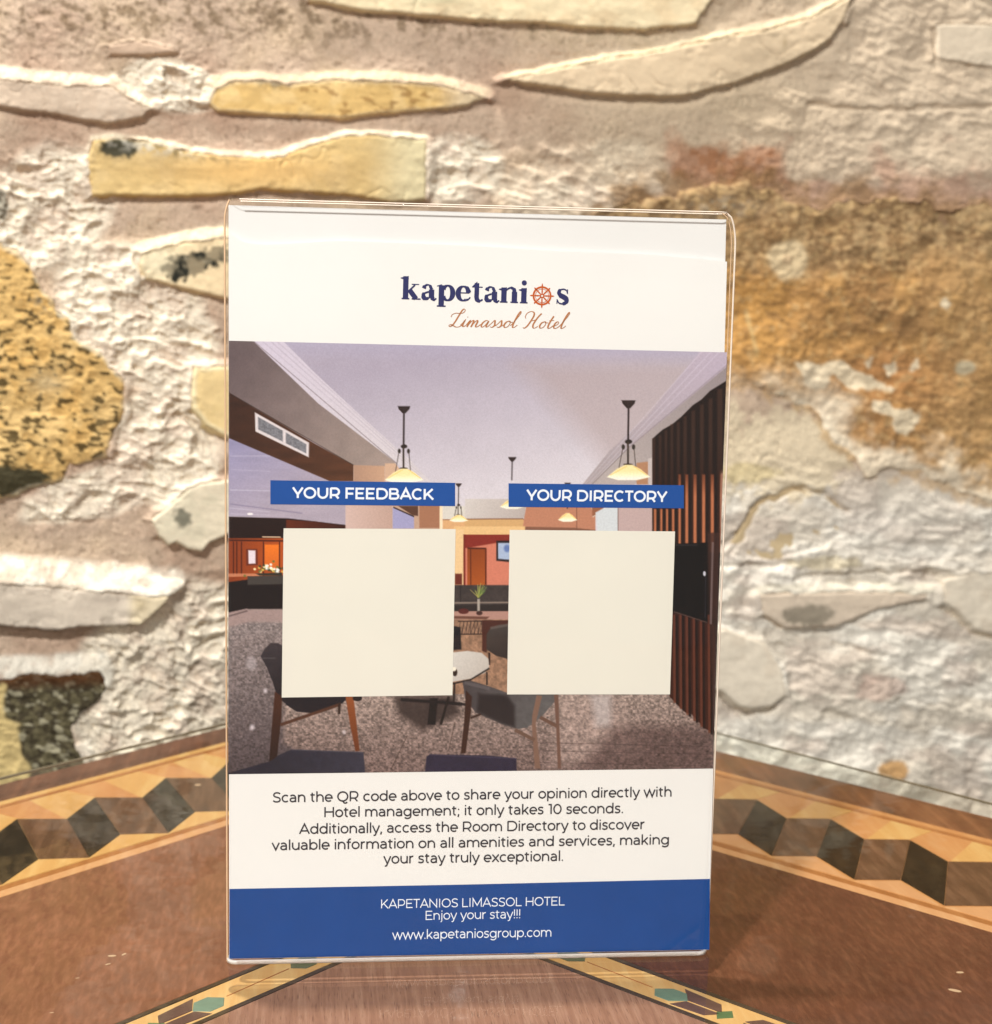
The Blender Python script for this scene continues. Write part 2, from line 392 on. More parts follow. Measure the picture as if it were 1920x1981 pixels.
def mortar_colour(X, Y, h):
    r = rough_map(X, Y)
    C = np.zeros(X.shape+(3,)); C[:] = lin((200, 176, 153))
    t = fbm(X, Y, 150, 201, 4)
    C = mixc(C, sstep(0.5, 0.75, t)*0.6, (206, 182, 152))
    C = mixc(C, sstep(0.5, 0.25, t)*0.5, (182, 150, 128))
    C = C*(0.90+0.20*fbm(X, Y, 24, 203, 4, .6))[..., None]
    C = mixc(C, sstep(.55, .75, fbm(*rot(X, Y, 4, 2.2, 1), 90, 204, 4))*.35*(1-sstep(1000, 1300, X)), (170, 136, 112))
    # dark sand grains
    g = vn(X, Y, 5.5, 205)*0.6+vn(X, Y, 11, 206)*0.4
    C = mixc(C, sstep(0.74, 0.86, g)*0.55*(1-r*0.7), (100, 76, 54))
    up = 1-sstep(40, 120, Y)
    C = mixc(C, up*(1-sstep(1250, 1400, X))*sstep(0.45, 0.68, fbm(X, Y, 16, 207, 4, .65))*0.75, (118, 98, 72))
    # plaster lumps are paler
    rr = sstep(0.30, 0.80, r+0.5*(fbm(X, Y, 60, 211, 3)-0.5))
    C = mixc(C, rr*0.9, (238, 226, 204))
    C = mixc(C, rr*sstep(0.45, 0.7, fbm(X, Y, 45, 212, 3))*0.35, (204, 176, 156))
    # right, weathered plaster: greyish cream
    rt = sstep(1280, 1420, X)*sstep(880, 960, Y)
    C = mixc(C, rt*0.9, (230, 219, 201))
    C = mixc(C, rt*sstep(0.45, 0.65, fbm(*rot(X, Y, 5, 2.5, 1), 60, 215, 4))*0.7, (243, 236, 222))
    C = mixc(C, rt*sstep(0.52, 0.68, fbm(*rot(X, Y, 0, 2, 1), 50, 216, 4))*0.45, (206, 186, 170))
    C = mixc(C, gauss(X, Y, 1760, 1010, 160, 70)*0.6, (214, 206, 194))
    # top right pinkish grey
    tr = sstep(1420, 1620, X)*(1-sstep(330, 400, Y))
    C = mixc(C, tr*0.75, (210, 188, 168))
    C = mixc(C, sstep(900, 1250, X)*(1-sstep(330, 400, Y))*0.55, (208, 190, 160))
    nz = (fbm(X, Y, 60, 221, 4)-0.5)*160
    pk = polysd([(1300, 290), (1440, 262), (1520, 290), (1560, 330), (1680, 335), (1700, 270), (1740, 320), (1930, 320), (2100, 330), (2100, 430), (1290, 430), (1300, 360)], X, Y)+nz
    C = mixc(C, sstep(20, -36, pk)*0.7, (196, 156, 132))
    rs = polysd([(1305, 285), (1330, 272), (1440, 262), (1510, 290), (1550, 345), (1560, 375), (1420, 395), (1320, 350)], X, Y)+nz*0.7
    C = mixc(C, sstep(16, -26, rs)*(.55+.4*sstep(.35, .65, fbm(X, Y, 18, 253, 3))), (164, 116, 82))
    dk = polysd([(1180, 400), (1240, 365), (1330, 375), (1340, 420), (1200, 440)], X, Y)+nz*0.6
    C = mixc(C, sstep(8, -14, dk)*0.8, (120, 92, 58))
    for (cx, cy, sx, sy, c, a) in [(1530, 880, 130, 90, (234, 216, 184), 0.9), (1400, 860, 50, 100, (230, 212, 180), 0.8), (1450, 915, 70, 20, (216, 196, 142), 0.6), (1728, 1489, 34, 18, (196, 150, 92), 0.9), (1600, 1090, 70, 14, (222, 204, 160), 0.5),
                                   (1555, 1190, 50, 18, (140, 126, 110), 0.6), (1400, 1520, 34, 16, (150, 140, 116), 0.9), (30, 600, 1, 1, (0, 0, 0), 0),
                                   (0, 395, 16, 30, (96, 94, 80), 0.7), (1700, 1330, 50, 26, (196, 160, 144), 0.5), (1300, 300, 1, 1, (0, 0, 0), 0)]:
        q = gauss(X, Y, cx, cy, sx, sy)+0.5*(fbm(X, Y, 14, 231, 3)-0.5)
        C = mixc(C, sstep(0.3, 0.55, q)*a, c)
    sb = polysd(S['ochre_boulder'], X, Y)+jit('ochre_boulder', X, Y)
    blo = fbm(X, Y, 30, 251, 4, .6)
    C = mixc(C, sstep(46, 0, sb+(blo-.5)*90)*(1-sstep(600, 760, Y))*.8, (150, 118, 82))
    C = mixc(C, sstep(22, 0, sb+(blo-.5)*60)*sstep(600, 760, Y)*.6, (198, 160, 108))
    # white tops: overhead light on the mortar ledges, painted into their colour
    for k, cc in (('white_slab', (248, 240, 222)), ('dark_lichen', (248, 241, 224)), ('grey_slab', (236, 220, 194)), ('ochre_long', (226, 206, 172)), ('yellow_long', (240, 226, 196)), ('black_blotched', (240, 224, 190)), ('crescent', (236, 216, 178)), ('ledge_stone', (238, 228, 206))):
        cd, cw = COLLAR[k]; sd = polysd(S[k], X, Y+cd*0.65)+jitter(X, Y, 4)
        u_ = (polysd(S[k], X, Y+3)-polysd(S[k], X, Y-3))/6.0
        C = mixc(C, sstep(cw*0.55, cw*0.25, sd)*0.85*sstep(0.1, 0.7, -u_)*(0.45+0.55*sstep(.3, .6, fbm(X, Y, 26, 241, 3))), cc)
    return np.clip(C*1.0, 0, .93)

def stone_colour(k, X, Y, sd):
    C = np.zeros(X.shape+(3,))
    f = fbm(X, Y, 30, 301, 4); f2 = fbm(X, Y, 9, 302, 3); f3 = fbm(X, Y, 80, 303, 3)
    sp = vn(*rot(X, Y, 8, 1.9, 0.95), 5.2, 304)*0.55+vn(*rot(X, Y, 8, 1.7, 1), 11, 305)*0.45
    if k == 'grey_slab': C[:] = lin((204, 184, 162)); C = mixc(C, sstep(.5, .7, f)*.3, (214, 198, 178))
    elif k == 'ochre_long':
        C[:] = lin((208, 174, 112)); C = mixc(C, sstep(.45, .65, f)*.6, (224, 194, 138)); C = mixc(C, sstep(.60, .72, sp)*.6*sstep(520, 600, X), (128, 88, 42))
        C = mixc(C, sstep(830, 900, X), (214, 192, 156)); C = mixc(C, gauss(X, Y, 525, 160, 40, 12)*sstep(.4, .6, f2), (110, 96, 74))
        C = mixc(C, sstep(-9, -2, sd)*.5, (218, 200, 166))
    elif k == 'yellow_long':
        C[:] = lin((210, 182, 126)); C = mixc(C, sstep(.45, .65, f)*.5, (220, 194, 142)); C = mixc(C, gauss(X, Y, 480, 330, 170, 40)*.8, (214, 172, 108))
        C = mixc(C, sstep(690, 800, X)*.8, (216, 206, 168)); C = mixc(C, sstep(0.25, .6, gauss(X, Y, 230, 286, 42, 20)+.5*(f2-.5))*.95, (52, 54, 44))
        C = mixc(C, sstep(.5, .68, f2)*gauss(X, Y, 330, 288, 110, 14, 12)*.9, (88, 84, 66)); C = mixc(C, gauss(X, Y, 290, 285, 90, 12, 8)*sstep(.5, .6, 1-f2)*.7, (216, 212, 196))
    elif k == 'black_blotched':
        C[:] = lin((226, 204, 164)); C = mixc(C, gauss(X, Y, 300, 505, 45, 40)*.7, (236, 228, 196))
        q = polysd([(309, 521), (337, 490), (379, 487), (430, 478), (500, 480), (490, 500), (430, 507), (393, 523), (365, 537), (331, 545)], X, Y)+(f2-.5)*26
        C = mixc(C, sstep(3, -3, q)*(.65+.35*sstep(.4, .6, f)), (38, 38, 30)); C = mixc(C, sstep(3, -3, q)*sstep(.58, .7, f2)*.6, (150, 140, 116))
    elif k == 'lichen_big':
        C[:] = lin((206, 170, 108)); C = mixc(C, sstep(.45, .62, f3)*.6, (214, 182, 124)); C = mixc(C, sstep(.5, .7, f)*.4, (202, 156, 84))
        dens = .66-.07*sstep(.4, .7, f3)-.07*gauss(X, Y, 150, 640, 60, 40)-.07*gauss(X, Y, 170, 860, 70, 50)
        C = mixc(C, sstep(0, .06, sp-dens)*.9, (70, 56, 28)); C = mixc(C, sstep(.3, .6, gauss(X, Y, 20, 930, 90, 34)+.5*(f2-.5)), (66, 60, 40))
        C = mixc(C, gauss(X, Y, 90, 740, 34, 22)*.6, (196, 178, 140)); C = mixc(C, sstep(-10, -2, sd+(f-.5)*16)*.7, (210, 196, 166))
        C = mixc(C, gauss(X, Y, 90, 585, 34, 22)*.7*sstep(.4, .6, f2), (126, 116, 96))
    elif k == 'small_yellow': C[:] = lin((224, 198, 144)); C = mixc(C, sstep(-14, -4, sd)*.6, (240, 230, 192)); C = mixc(C, sstep(.55, .7, f)*.3, (216, 190, 130))
    elif k == 'pale_green':
        C[:] = lin((224, 212, 186)); C = mixc(C, sstep(.5, .65, f)*.5, (210, 202, 176)); q = gauss(X, Y, 350, 1002, 24, 32)+.6*(f2-.5)
        C = mixc(C, sstep(.5, .8, q)*.85, (92, 92, 78))
    elif k == 'white_slab': C[:] = lin((206, 192, 174)); C = mixc(C, sstep(.5, .7, f)*.3, (214, 202, 182)); C = mixc(C, sstep(236, 262, X), (222, 206, 174)); C = mixc(C, gauss(X, Y, 268, 1166, 14, 14)*.6, (158, 140, 106))
    elif k == 'dark_lichen':
        C[:] = lin((66, 58, 42)); C = mixc(C, sstep(.42, .6, f2)*.7, (104, 96, 70)); C = mixc(C, sstep(.62, .72, sp)*.8, (176, 168, 140))
        C = mixc(C, (1-sstep(1318, 1345, Y+12*f))*.85, (84, 48, 20)); q = polysd([(-90, 1325), (8, 1325), (14, 1380), (38, 1400), (46, 1470), (70, 1530), (-90, 1560)], X, Y)+(f-.5)*20
        C = mixc(C, sstep(4, -4, q), (204, 180, 124))
    elif k == 'crescent': C[:] = lin((216, 194, 162)); C = mixc(C, sstep(.5, .7, f)*.25, (206, 182, 150)); C = mixc(C, np.exp(-(sd/5)**2)*.4, (232, 214, 176)); C = mixc(C, gauss(X, Y, 1510, 85, 5, 12)*.6, (160, 138, 104))
    elif k == 'corner_slab': C[:] = lin((220, 204, 180))
    elif k == 'top_slab': C[:] = lin((232, 214, 176)); C = mixc(C, sstep(.45, .7, f)*.5, (222, 196, 156)); C = mixc(C, gauss(X, Y, 840, -2, 60, 12)*.6, (196, 196, 160))
    elif k == 'tan_slab': C[:] = lin((196, 172, 134)); C = mixc(C, sstep(990, 1070, Y)*.6, (218, 196, 156))
    elif k == 'ochre_boulder':
        C[:] = lin((166, 120, 68)); f4 = fbm(X, Y, 44, 311, 5, .6)
        C = mixc(C, sstep(.45, .65, f4)*.7, (198, 148, 82))
        C = mixc(C, gauss(X, Y, 1450, 620, 120, 130)*.8, (204, 148, 70))
        C = mixc(C, gauss(X, Y, 1760, 730, 150, 60)*.6, (170, 104, 44)); C = mixc(C, sstep(1700, 1880, X)*.45, (196, 158, 104))
        q = sstep(560, 430, Y+160*(f3-.5)); C = mixc(C, q*.85, (138, 108, 72)); C = mixc(C, q*sstep(.48, .62, f2*.5+f*.5)*.8, (96, 68, 34))
        C = mixc(C, q*sstep(.52, .40, f2*.5+f*.5)*.5, (190, 162, 118)); C = mixc(C, gauss(X, Y, 1700, 620, 90, 40)*sstep(.4, .6, f)*.8, (104, 70, 30))
        C = mixc(C, gauss(X, Y, 1400, 400, 60, 20)*.8*sstep(.4, .6, f2), (170, 156, 132)); C = mixc(C, sstep(.60, .7, sp)*.5, (110, 74, 34))
        C = mixc(C, sstep(.62, .74, vn(X, Y, 7, 313)*.5+vn(X, Y, 14, 314)*.5)*.4, (214, 178, 122))
        d = np.hypot(X-1523, (Y-502)*1.0); C = mixc(C, sstep(44, 30, d+14*(f-.5))*.85, (222, 200, 160)); C = mixc(C, sstep(13, 8, d)*.4, (184, 150, 118))
        C = mixc(C, sstep(6, 2, abs(X-(1446+(Y-600)*.18)))*sstep(590, 610, Y)*sstep(700, 680, Y)*.6, (208, 178, 120))
        wz = (fbm(X, Y, 20, 321, 4)-.5)*22
        for P in ([(1526, 698), (1554, 704), (1600, 700), (1627, 696), (1640, 706), (1676, 717), (1700, 735), (1728, 753), (1690, 757), (1645, 747), (1615, 732), (1584, 759), (1560, 747), (1547, 717)],
                  [(1688, 772), (1740, 792), (1792, 799), (1768, 833), (1734, 838), (1728, 805), (1691, 799)],
                  [(1458, 802), (1470, 785), (1486, 760), (1511, 758), (1514, 778), (1554, 774), (1609, 812), (1633, 848), (1668, 880), (1672, 960), (1440, 960), (1470, 860)],
                  [(1330, 760), (1425, 752), (1446, 785), (1436, 830), (1450, 900), (1440, 960), (1330, 960)],
                  [(1760, 705), (1775, 695), (1780, 712), (1765, 720)], [(1715, 708), (1732, 702), (1735, 722), (1718, 726)], [(1812, 590), (1822, 575), (1834, 588), (1824, 604)], [(1670, 700), (1684, 695), (1680, 712)]):
            C = mixc(C, sstep(3, -3, polysd(P, X, Y)+wz), (230, 212, 180))
        C = mixc(C, sstep(.5, .8, gauss(X, Y, 1866, 712, 26, 20)+.3*(f-.5)), (196, 182, 150))
        C = mixc(C, np.ones(X.shape)*.16, (196, 172, 136))
        fe = sstep(-95, -8, sd+(f4-.5)*150)*sstep(680, 800, Y+60*(f-.5))
        C = mixc(C, fe*.9, (232, 216, 190))
    elif k == 'ledge_stone': C[:] = lin((216, 198, 176)); C = mixc(C, sstep(.3, .6, gauss(X, Y, 1560, 1190, 55, 22)+.6*(f2-.5))*.75, (120, 112, 96))
    elif k in ('lower_pale', 'right_pale'): C[:] = lin((230, 217, 196)); C = mixc(C, sstep(.5, .7, f)*.5, (216, 200, 178))
    else: C[:] = lin((200, 174, 150))
    C = C*(0.95+0.12*f2[..., None])
    return np.clip(C, 0, .93)

def axis(lo, hi, dlo, dhi, step, n):
    mid = np.arange(lo, hi, step)
    a = lo-(lo-dlo)*(np.linspace(0, 1, n+1)[1:][::-1])**1.6
    b = hi+(dhi-hi)*(np.linspace(0, 1, n+1)[1:])**1.6
    return np.concatenate([a, mid, b])
xa = axis(-50, 1970, -900, 2820, 2.4, 70); ya = axis(-50, 1640, -700, 2300, 2.4, 60)
X, Y = np.meshgrid(xa, ya)
H = mortar_height(X, Y)
Cc = mortar_colour(X, Y, H)
Pw = hit(X, Y, WP, WN)+(H*MM)[..., None]*WN
ny, nx = X.shape
I = np.arange(ny*nx).reshape(ny, nx)
Q = np.stack([I[:-1, :-1], I[1:, :-1], I[1:, 1:], I[:-1, 1:]], -1).reshape(-1, 4)
mo = bigmesh('mortar', Pw.reshape(-1, 3), Q, M_MORTAR, wall, True, Cc.reshape(-1, 3))

SLAB = dict(grey_slab='smooth grey stone at the upper left', ochre_long='ochre speckled stone under a mortar rim painted pale as if lit', yellow_long='long yellow stone with a black spot at its left end', black_blotched='cream stone with a black blotch',
            lichen_big='large yellow stone speckled with dark lichen', pale_green='pale greenish stone with a small black mark', white_slab='flat stone with its lit top painted white', dark_lichen='dark brown and black lichened stone beside the table', crescent='crescent shaped cream stone',
            ochre_boulder='big rusty ochre boulder smeared with white plaster', tan_slab='smooth tan stone with an arched edge', small_yellow='small pale yellow stone at the sign edge')
for k, P in S.items():
    P = np.array(P, float); st = 2.4
    ex = 46 if k == 'ochre_boulder' else 16
    x0, x1, y0, y1 = P[:, 0].min()-ex, P[:, 0].max()+ex, P[:, 1].min()-ex, P[:, 1].max()+ex
    if k == 'ochre_boulder': x1 = 1990
    x0, x1 = max(x0, -60), min(x1, 1990); y0 = max(y0, -60)
    X, Y = np.meshgrid(np.arange(x0, x1, st), np.arange(y0, y1, st))
    sd = polysd(P, X, Y)+jit(k, X, Y)
    ri = RISE[k]
    ed = 4.5 if k not in ('ochre_boulder', 'lichen_big') else 12
    hb = (fbm(X, Y, 340, 3, 3)-0.5)*26
    f = fbm(X, Y, 60, 401, 4); f2 = fbm(X, Y, 12, 402, 3)
    h = hb+ri*np.sqrt(np.clip(1-np.clip(1+sd/ed, 0, 1)**2, 0, 1))+(f-.5)*(3 if ri > 8 else 6)+(f2-.5)*0.6
    if k in ('lichen_big', 'ochre_boulder', 'dark_lichen'):
        h = h+(fbm(*rot(X, Y, 10, 1.3, 1), 20, 403, 4, .6, ridge=True)-.6)*(7 if k != 'ochre_boulder' else 4)
    if k == 'ochre_boulder': h = h+(fbm(X, Y, 110, 405, 5, .55)-.5)*26+(fbm(X, Y, 16, 406, 3, .6)-.5)*5
    chip = sstep(-34, 0, sd+(f-.5)*20)*sstep(.5, .72, fbm(X, Y, 24, 407, 4, .6))
    h = h-chip*ri*.12+(fbm(*rot(X, Y, 3, 3.0, 1), 16, 408, 3, .6)-.5)*1.1
    if k in ('crescent', 'white_slab', 'grey_slab', 'top_slab', 'yellow_long'):
        ck = np.abs(fbm(*rot(X, Y, 70, 2.5, 1), 60, 409, 2)-.5); h = h-sstep(.012, 0, ck)*2.5*sstep(.4, .6, vn(X, Y, 90, 410))
    if k == 'tan_slab': h = hb-6+(f-.5)*3
    h = h-np.clip(sd, 0, 20)*1.6
    C = stone_colour(k, X, Y, sd)
    if k in ('white_slab', 'grey_slab'):
        pass
    Pw = hit(X, Y, WP, WN)+(h*MM)[..., None]*WN
    keep = sd < 9
    ny, nx = X.shape
    I = np.arange(ny*nx).reshape(ny, nx)
    kq = keep[:-1, :-1] & keep[1:, :-1] & keep[1:, 1:] & keep[:-1, 1:]
    Q = np.stack([I[:-1, :-1], I[1:, :-1], I[1:, 1:], I[:-1, 1:]], -1)[kq]
    used = np.unique(Q); rm = np.full(ny*nx, -1); rm[used] = np.arange(len(used))
    so = bigmesh('stone', Pw.reshape(-1, 3)[used], rm[Q], M_STONE, wall, True, C.reshape(-1, 3)[used])
    if k in SLAB: so['label'] = SLAB[k]

# ================================================================== TABLE
ZW = -0.006
def gp(px, py, z=ZW):
    return hit(np.array(px, float), np.array(py, float), np.array([0, 0, z]), np.array([0, 0, 1.0]))[..., :2]
def fr(a, b):
    A, B = gp(*a), gp(*b); d = (B-A)/np.linalg.norm(B-A); return A, d, np.array([d[1], -d[0]])
LF = fr((0, 1551), (440, 1435)); RF = fr((1389.5, 1490.5), (1920, 1625))
RF = (RF[0], RF[1], np.array([RF[1][1], -RF[1][0]]))
def lp(s, v): return LF[0]+s*LF[1]+v*LF[2]
def rp(s, v): return RF[0]+s*RF[1]+v*RF[2]
def corner(vl, vr=None):
    vr = vl if vr is None else vr
    a = lp(0, vl); b = rp(0, vr)
    M = np.array([LF[1], -RF[1]]).T; s = np.linalg.solve(M, b-a); return a+s[0]*LF[1]
def scorner(v, left=True):
    c = corner(v); F = LF if left else RF
    return float((c-F[0])@F[1])

table = empty('table', (0.01, -0.08, -0.06), 'square walnut table with inlaid zigzag marquetry border, its corner pointing at the wall', 'table')
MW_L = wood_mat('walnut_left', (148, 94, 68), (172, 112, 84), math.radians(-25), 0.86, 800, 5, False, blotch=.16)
MW_R = wood_mat('walnut_right', (110, 64, 44), (134, 82, 58), math.radians(35), 0.86, 800, 5, False, blotch=.2)  # darker than the left panel: the lighting difference is put into the tint
MW_C = wood_mat('walnut_centre', (172, 122, 98), (194, 146, 122), 0.0, 0.84, 1100, 26, True, blotch=.08)
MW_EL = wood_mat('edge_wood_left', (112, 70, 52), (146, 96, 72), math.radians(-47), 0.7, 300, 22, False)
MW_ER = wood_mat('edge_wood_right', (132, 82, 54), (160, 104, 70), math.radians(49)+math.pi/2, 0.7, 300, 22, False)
M_MAPLE = wood_mat('maple', (236, 176, 106), (248, 198, 130), math.radians(-30), 0.93, 200, 12, False, blotch=.05)
M_MAPLE2 = wood_mat('maple_orange', (224, 152, 94), (236, 172, 112), math.radians(30), 0.92, 200, 12, False, blotch=.05)
M_TAN = wood_mat('tan_stringing', (186, 116, 62), (204, 136, 80), 0.5, 0.9, 200, 12, False, blotch=.05)
M_PALE = wood_mat('pale_stringing', (234, 168, 116), (244, 186, 134), 0.5, 0.95, 200, 12, False, blotch=.05)
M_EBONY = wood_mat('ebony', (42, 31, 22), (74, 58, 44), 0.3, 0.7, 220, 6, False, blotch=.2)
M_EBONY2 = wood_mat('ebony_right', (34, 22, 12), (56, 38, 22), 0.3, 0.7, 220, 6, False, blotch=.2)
M_BROWN = wood_mat('brown_veneer', (108, 72, 50), (142, 100, 74), 0.6, 0.7, 300, 8, False, blotch=.15)
M_CREAM = wood_mat('cream_border', (238, 182, 116), (248, 202, 140), 0.5, 0.95, 260, 12, False, blotch=.05)
M_LINE = plain('dark_line', (58, 40, 24), 0.5, 0.3, 0.2)
M_TEAL = plain('teal_inlay', (96, 116, 100), 0.4, 0.3, 0.1)
M_GREEN = plain('green_inlay', (72, 94, 58), 0.4, 0.3, 0.1)
M_TEAL_SHADE = plain('shaded_teal_inlay', (74, 82, 60), 0.4, 0.3, 0.1)  # teal piece lying in shadow, the shade mixed into its colour
M_PLUM = plain('plum_veneer', (84, 56, 48), 0.4, 0.3, 0.15)
M_CORE = plain('table_core', (46, 30, 18), 0.7, 0.2)
M_CHIP = plain('pale_scratch', (176, 142, 112), 0.6, 0.2)

def prism(name, pts, ztop, th, m, parent, label=None, bev=0.00012):
    P = np.array(pts, float)
    ar = 0.5*np.sum(P[:, 0]*np.roll(P[:, 1], -1)-np.roll(P[:, 0], -1)*P[:, 1])
    if ar < 0: P = P[::-1]
    n = len(P)
    # inset for the tiny eased edge
    c = []
    for i in range(n):
        a, b, d = P[i-1], P[i], P[(i+1) % n]
        e1 = (b-a)/max(np.linalg.norm(b-a), 1e-9); e2 = (d-b)/max(np.linalg.norm(d-b), 1e-9)
        n1 = np.array([-e1[1], e1[0]]); n2 = np.array([-e2[1], e2[0]])
        mm = n1+n2; k = max(mm@n1, 0.35); c.append(b+mm/k*bev if np.linalg.norm(mm) > 1e-6 else b)
    c = np.array(c)
    V = [(*p, ztop) for p in c]+[(*p, ztop-bev) for p in P]+[(*p, ztop-th) for p in P]
    F = [list(range(n))]
    for i in range(n):
        j = (i+1) % n
        F.append([i, i+n, j+n, j][::-1]); F.append([i+n, i+2*n, j+2*n, j+n][::-1])
    F.append(list(range(2*n, 3*n))[::-1])
    return mesh(name, V, F, m, parent, label=label)

SL, SR = -0.52, 0.62
# core and apron
core = [lp(SL, -.0138), corner(-.0138, -.0186), rp(SR, -.0186), rp(SR, -.0186)+(-.5)*LF[1], lp(SL, -.0138)+np.array([0.05, -.42])]
prism('table_core', core, ZW-0.0012, 0.028, M_CORE, table)
def strip(name, v0, v1, z, m, ml=None, vr0=None, vr1=None, th=0.0011, g=0.00006):
    vr0 = v0 if vr0 is None else vr0; vr1 = v1 if vr1 is None else vr1
    a = prism(name, [lp(SL, v0+g), corner(v0+g, vr0+g), corner(v1-g, vr1-g), lp(SL, v1-g)], ZW+z, th, m, table)
    b = prism(name, [rp(SR, vr0+g), corner(v0+g, vr0+g), corner(v1-g, vr1-g), rp(SR, vr1-g)], ZW+z, th, ml or m, table)
    return a, b
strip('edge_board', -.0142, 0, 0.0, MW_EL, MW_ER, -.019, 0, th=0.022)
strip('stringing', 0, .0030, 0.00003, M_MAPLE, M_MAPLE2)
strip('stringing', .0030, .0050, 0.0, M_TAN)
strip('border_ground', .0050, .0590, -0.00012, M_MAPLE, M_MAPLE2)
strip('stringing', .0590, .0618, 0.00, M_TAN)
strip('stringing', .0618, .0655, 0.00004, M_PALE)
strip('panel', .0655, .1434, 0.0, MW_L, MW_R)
strip('stringing', .1434, .1449, 0.00005, M_LINE)
strip('border_ground', .1449, .1552, -0.00006, M_CREAM)
strip('stringing', .1552, .1568, 0.00005, M_LINE)
cp = [corner(.1568), rp(SR, .1568), rp(SR, .1568)+(-.3)*LF[1], lp(SL, .1568)+np.array([0.0, -.25]), lp(SL, .1568)]
prism('centre_panel', cp, ZW, .0011, MW_C, table)

def piece(F, pts, m, z=0.00006, name='inlay_piece', label=None, g=0.00008):
    P = np.array([F(*p) for p in pts]); c = P.mean(0)
    P = c+(P-c)*(1-g/np.maximum(np.linalg.norm(P-c, axis=1).min(), 1e-4))
    return prism(name, P, ZW+z, .0008, m, table, label=label)
rnd = random.Random(4)
# zigzag: left arm
per = 0.02735
for i in range(-12, 7):
    o = i*per
    hi0, lo0, hi1 = (0.0022+o, .0275), (0.0207+o, .0170), (0.0022+o+per+.0005, .0275)
    b0, b1, b2 = (-.0144+o, .0583), (.0035+o, .0494), (-.0144+o+per, .0583)
    if lo0[0] > scorner(.02)-.004 or b1[0] > scorner(.05)-.004: break
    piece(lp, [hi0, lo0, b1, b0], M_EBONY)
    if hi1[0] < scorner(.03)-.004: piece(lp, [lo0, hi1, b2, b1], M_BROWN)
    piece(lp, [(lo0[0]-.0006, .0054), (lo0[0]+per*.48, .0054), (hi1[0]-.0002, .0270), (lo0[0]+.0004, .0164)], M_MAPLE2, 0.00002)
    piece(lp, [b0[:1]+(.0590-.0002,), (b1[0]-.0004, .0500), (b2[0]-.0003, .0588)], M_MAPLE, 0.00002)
# right arm (mirror)
per = 0.02585
for i in range(-6, 22):
    o = i*per
    p0, q0, p1 = (.0270+o, .0172), (.0437+o, .0261), (.0270+o+per, .0172)
    b0, b1, b2 = (.0425+o, .0488), (.0598+o, .0575), (.0425+o+per, .0488)
    if p0[0] < scorner(.02, False)+.006 or b0[0] < scorner(.05, False)+.006: continue
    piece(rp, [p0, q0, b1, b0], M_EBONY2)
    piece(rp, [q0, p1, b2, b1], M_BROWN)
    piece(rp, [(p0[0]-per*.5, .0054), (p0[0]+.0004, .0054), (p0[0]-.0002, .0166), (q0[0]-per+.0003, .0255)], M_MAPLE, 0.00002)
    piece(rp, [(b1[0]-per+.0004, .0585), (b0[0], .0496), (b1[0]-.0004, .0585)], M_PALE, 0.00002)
# inner border
def lozenge(F, s, v, l, h, m, lab, sk=0): return piece(F, [(s-l, v+sk), (s-l*.35, v-h+sk*.5), (s+l*.5, v-h), (s+l, v-sk), (s+l*.35, v+h), (s-l*.5, v+h)], m, 0.00006, 'inlay_piece', lab)
for F, sg, base in ((lp, 1, -.0575), (rp, -1, .0975)):
    for rep in range(0, 5):
        o = -rep*0.062*sg
        if rep == 0 or True:
            lozenge(F, base+o, .1508, .0046, .0030, M_TEAL, 'teal inlay')
            lozenge(F, base+o+sg*.0290, .1503, .0042, .0028, M_TEAL_SHADE if rep == 0 else M_TEAL, 'teal inlay with shade in its colour' if rep == 0 else None)
            a = base+o
            piece(F, [(a+sg*.0052, .15045), (a+sg*.0245, .1500), (a+sg*.0245, .1503), (a+sg*.0052, .15075)], M_TAN)
        for q in (0, 1):
            e = a-sg*.0045-sg*q*.0165
            if q == 0:
                piece(F, [(e+sg*.0045, .1461), (e+sg*.0002, .1506), (e-sg*.0090, .1506), (e-sg*.0062, .1470)], M_PLUM)
                piece(F, [(e+sg*.0020, .1552-.0004), (e+sg*.0002, .1511), (e-sg*.0090, .1511), (e-sg*.0068, .1542)], M_PLUM)
            else:
                piece(F, [(e-sg*.0062, .1466), (e-sg*.0002, .1470), (e+sg*.0020, .1506), (e-sg*.0090, .1506)], M_PLUM)
                piece(F, [(e-sg*.0068, .1545), (e-sg*.0006, .1541), (e+sg*.0020, .1511), (e-sg*.0090, .1511)], M_PLUM)
        g0 = a-sg*.0142
        piece(F, [(g0-sg*.0022, .1506), (g0, .1480), (g0+sg*.0022, .1509), (g0, .1537)], M_GREEN)
# pale chips in the veneer
for (x, y, l, wd, an) in [(217, 1850, 1.0, .5, 0), (240, 1847, .8, .4, 1), (209, 1866, .7, .4, .5), (383, 1519, 1.1, .8, .6), (1858, 1882, .9, .6, 0), (1848, 1917, 1.5, .45, -.6), (100, 1960, .5, .3, .2), (150, 1893, .5, .3, .2)]:
    c = gp(x, y); pts = [(c[0]+.001*l*(math.cos(an)*math.cos(t)-wd*math.sin(an)*math.sin(t)), c[1]+.001*l*(math.sin(an)*math.cos(t)+wd*math.cos(an)*math.sin(t))) for t in np.linspace(0, 2*math.pi, 9)[:-1]]
    prism('chip', pts, ZW+.0001, .0004, M_CHIP, table, bev=.00003)

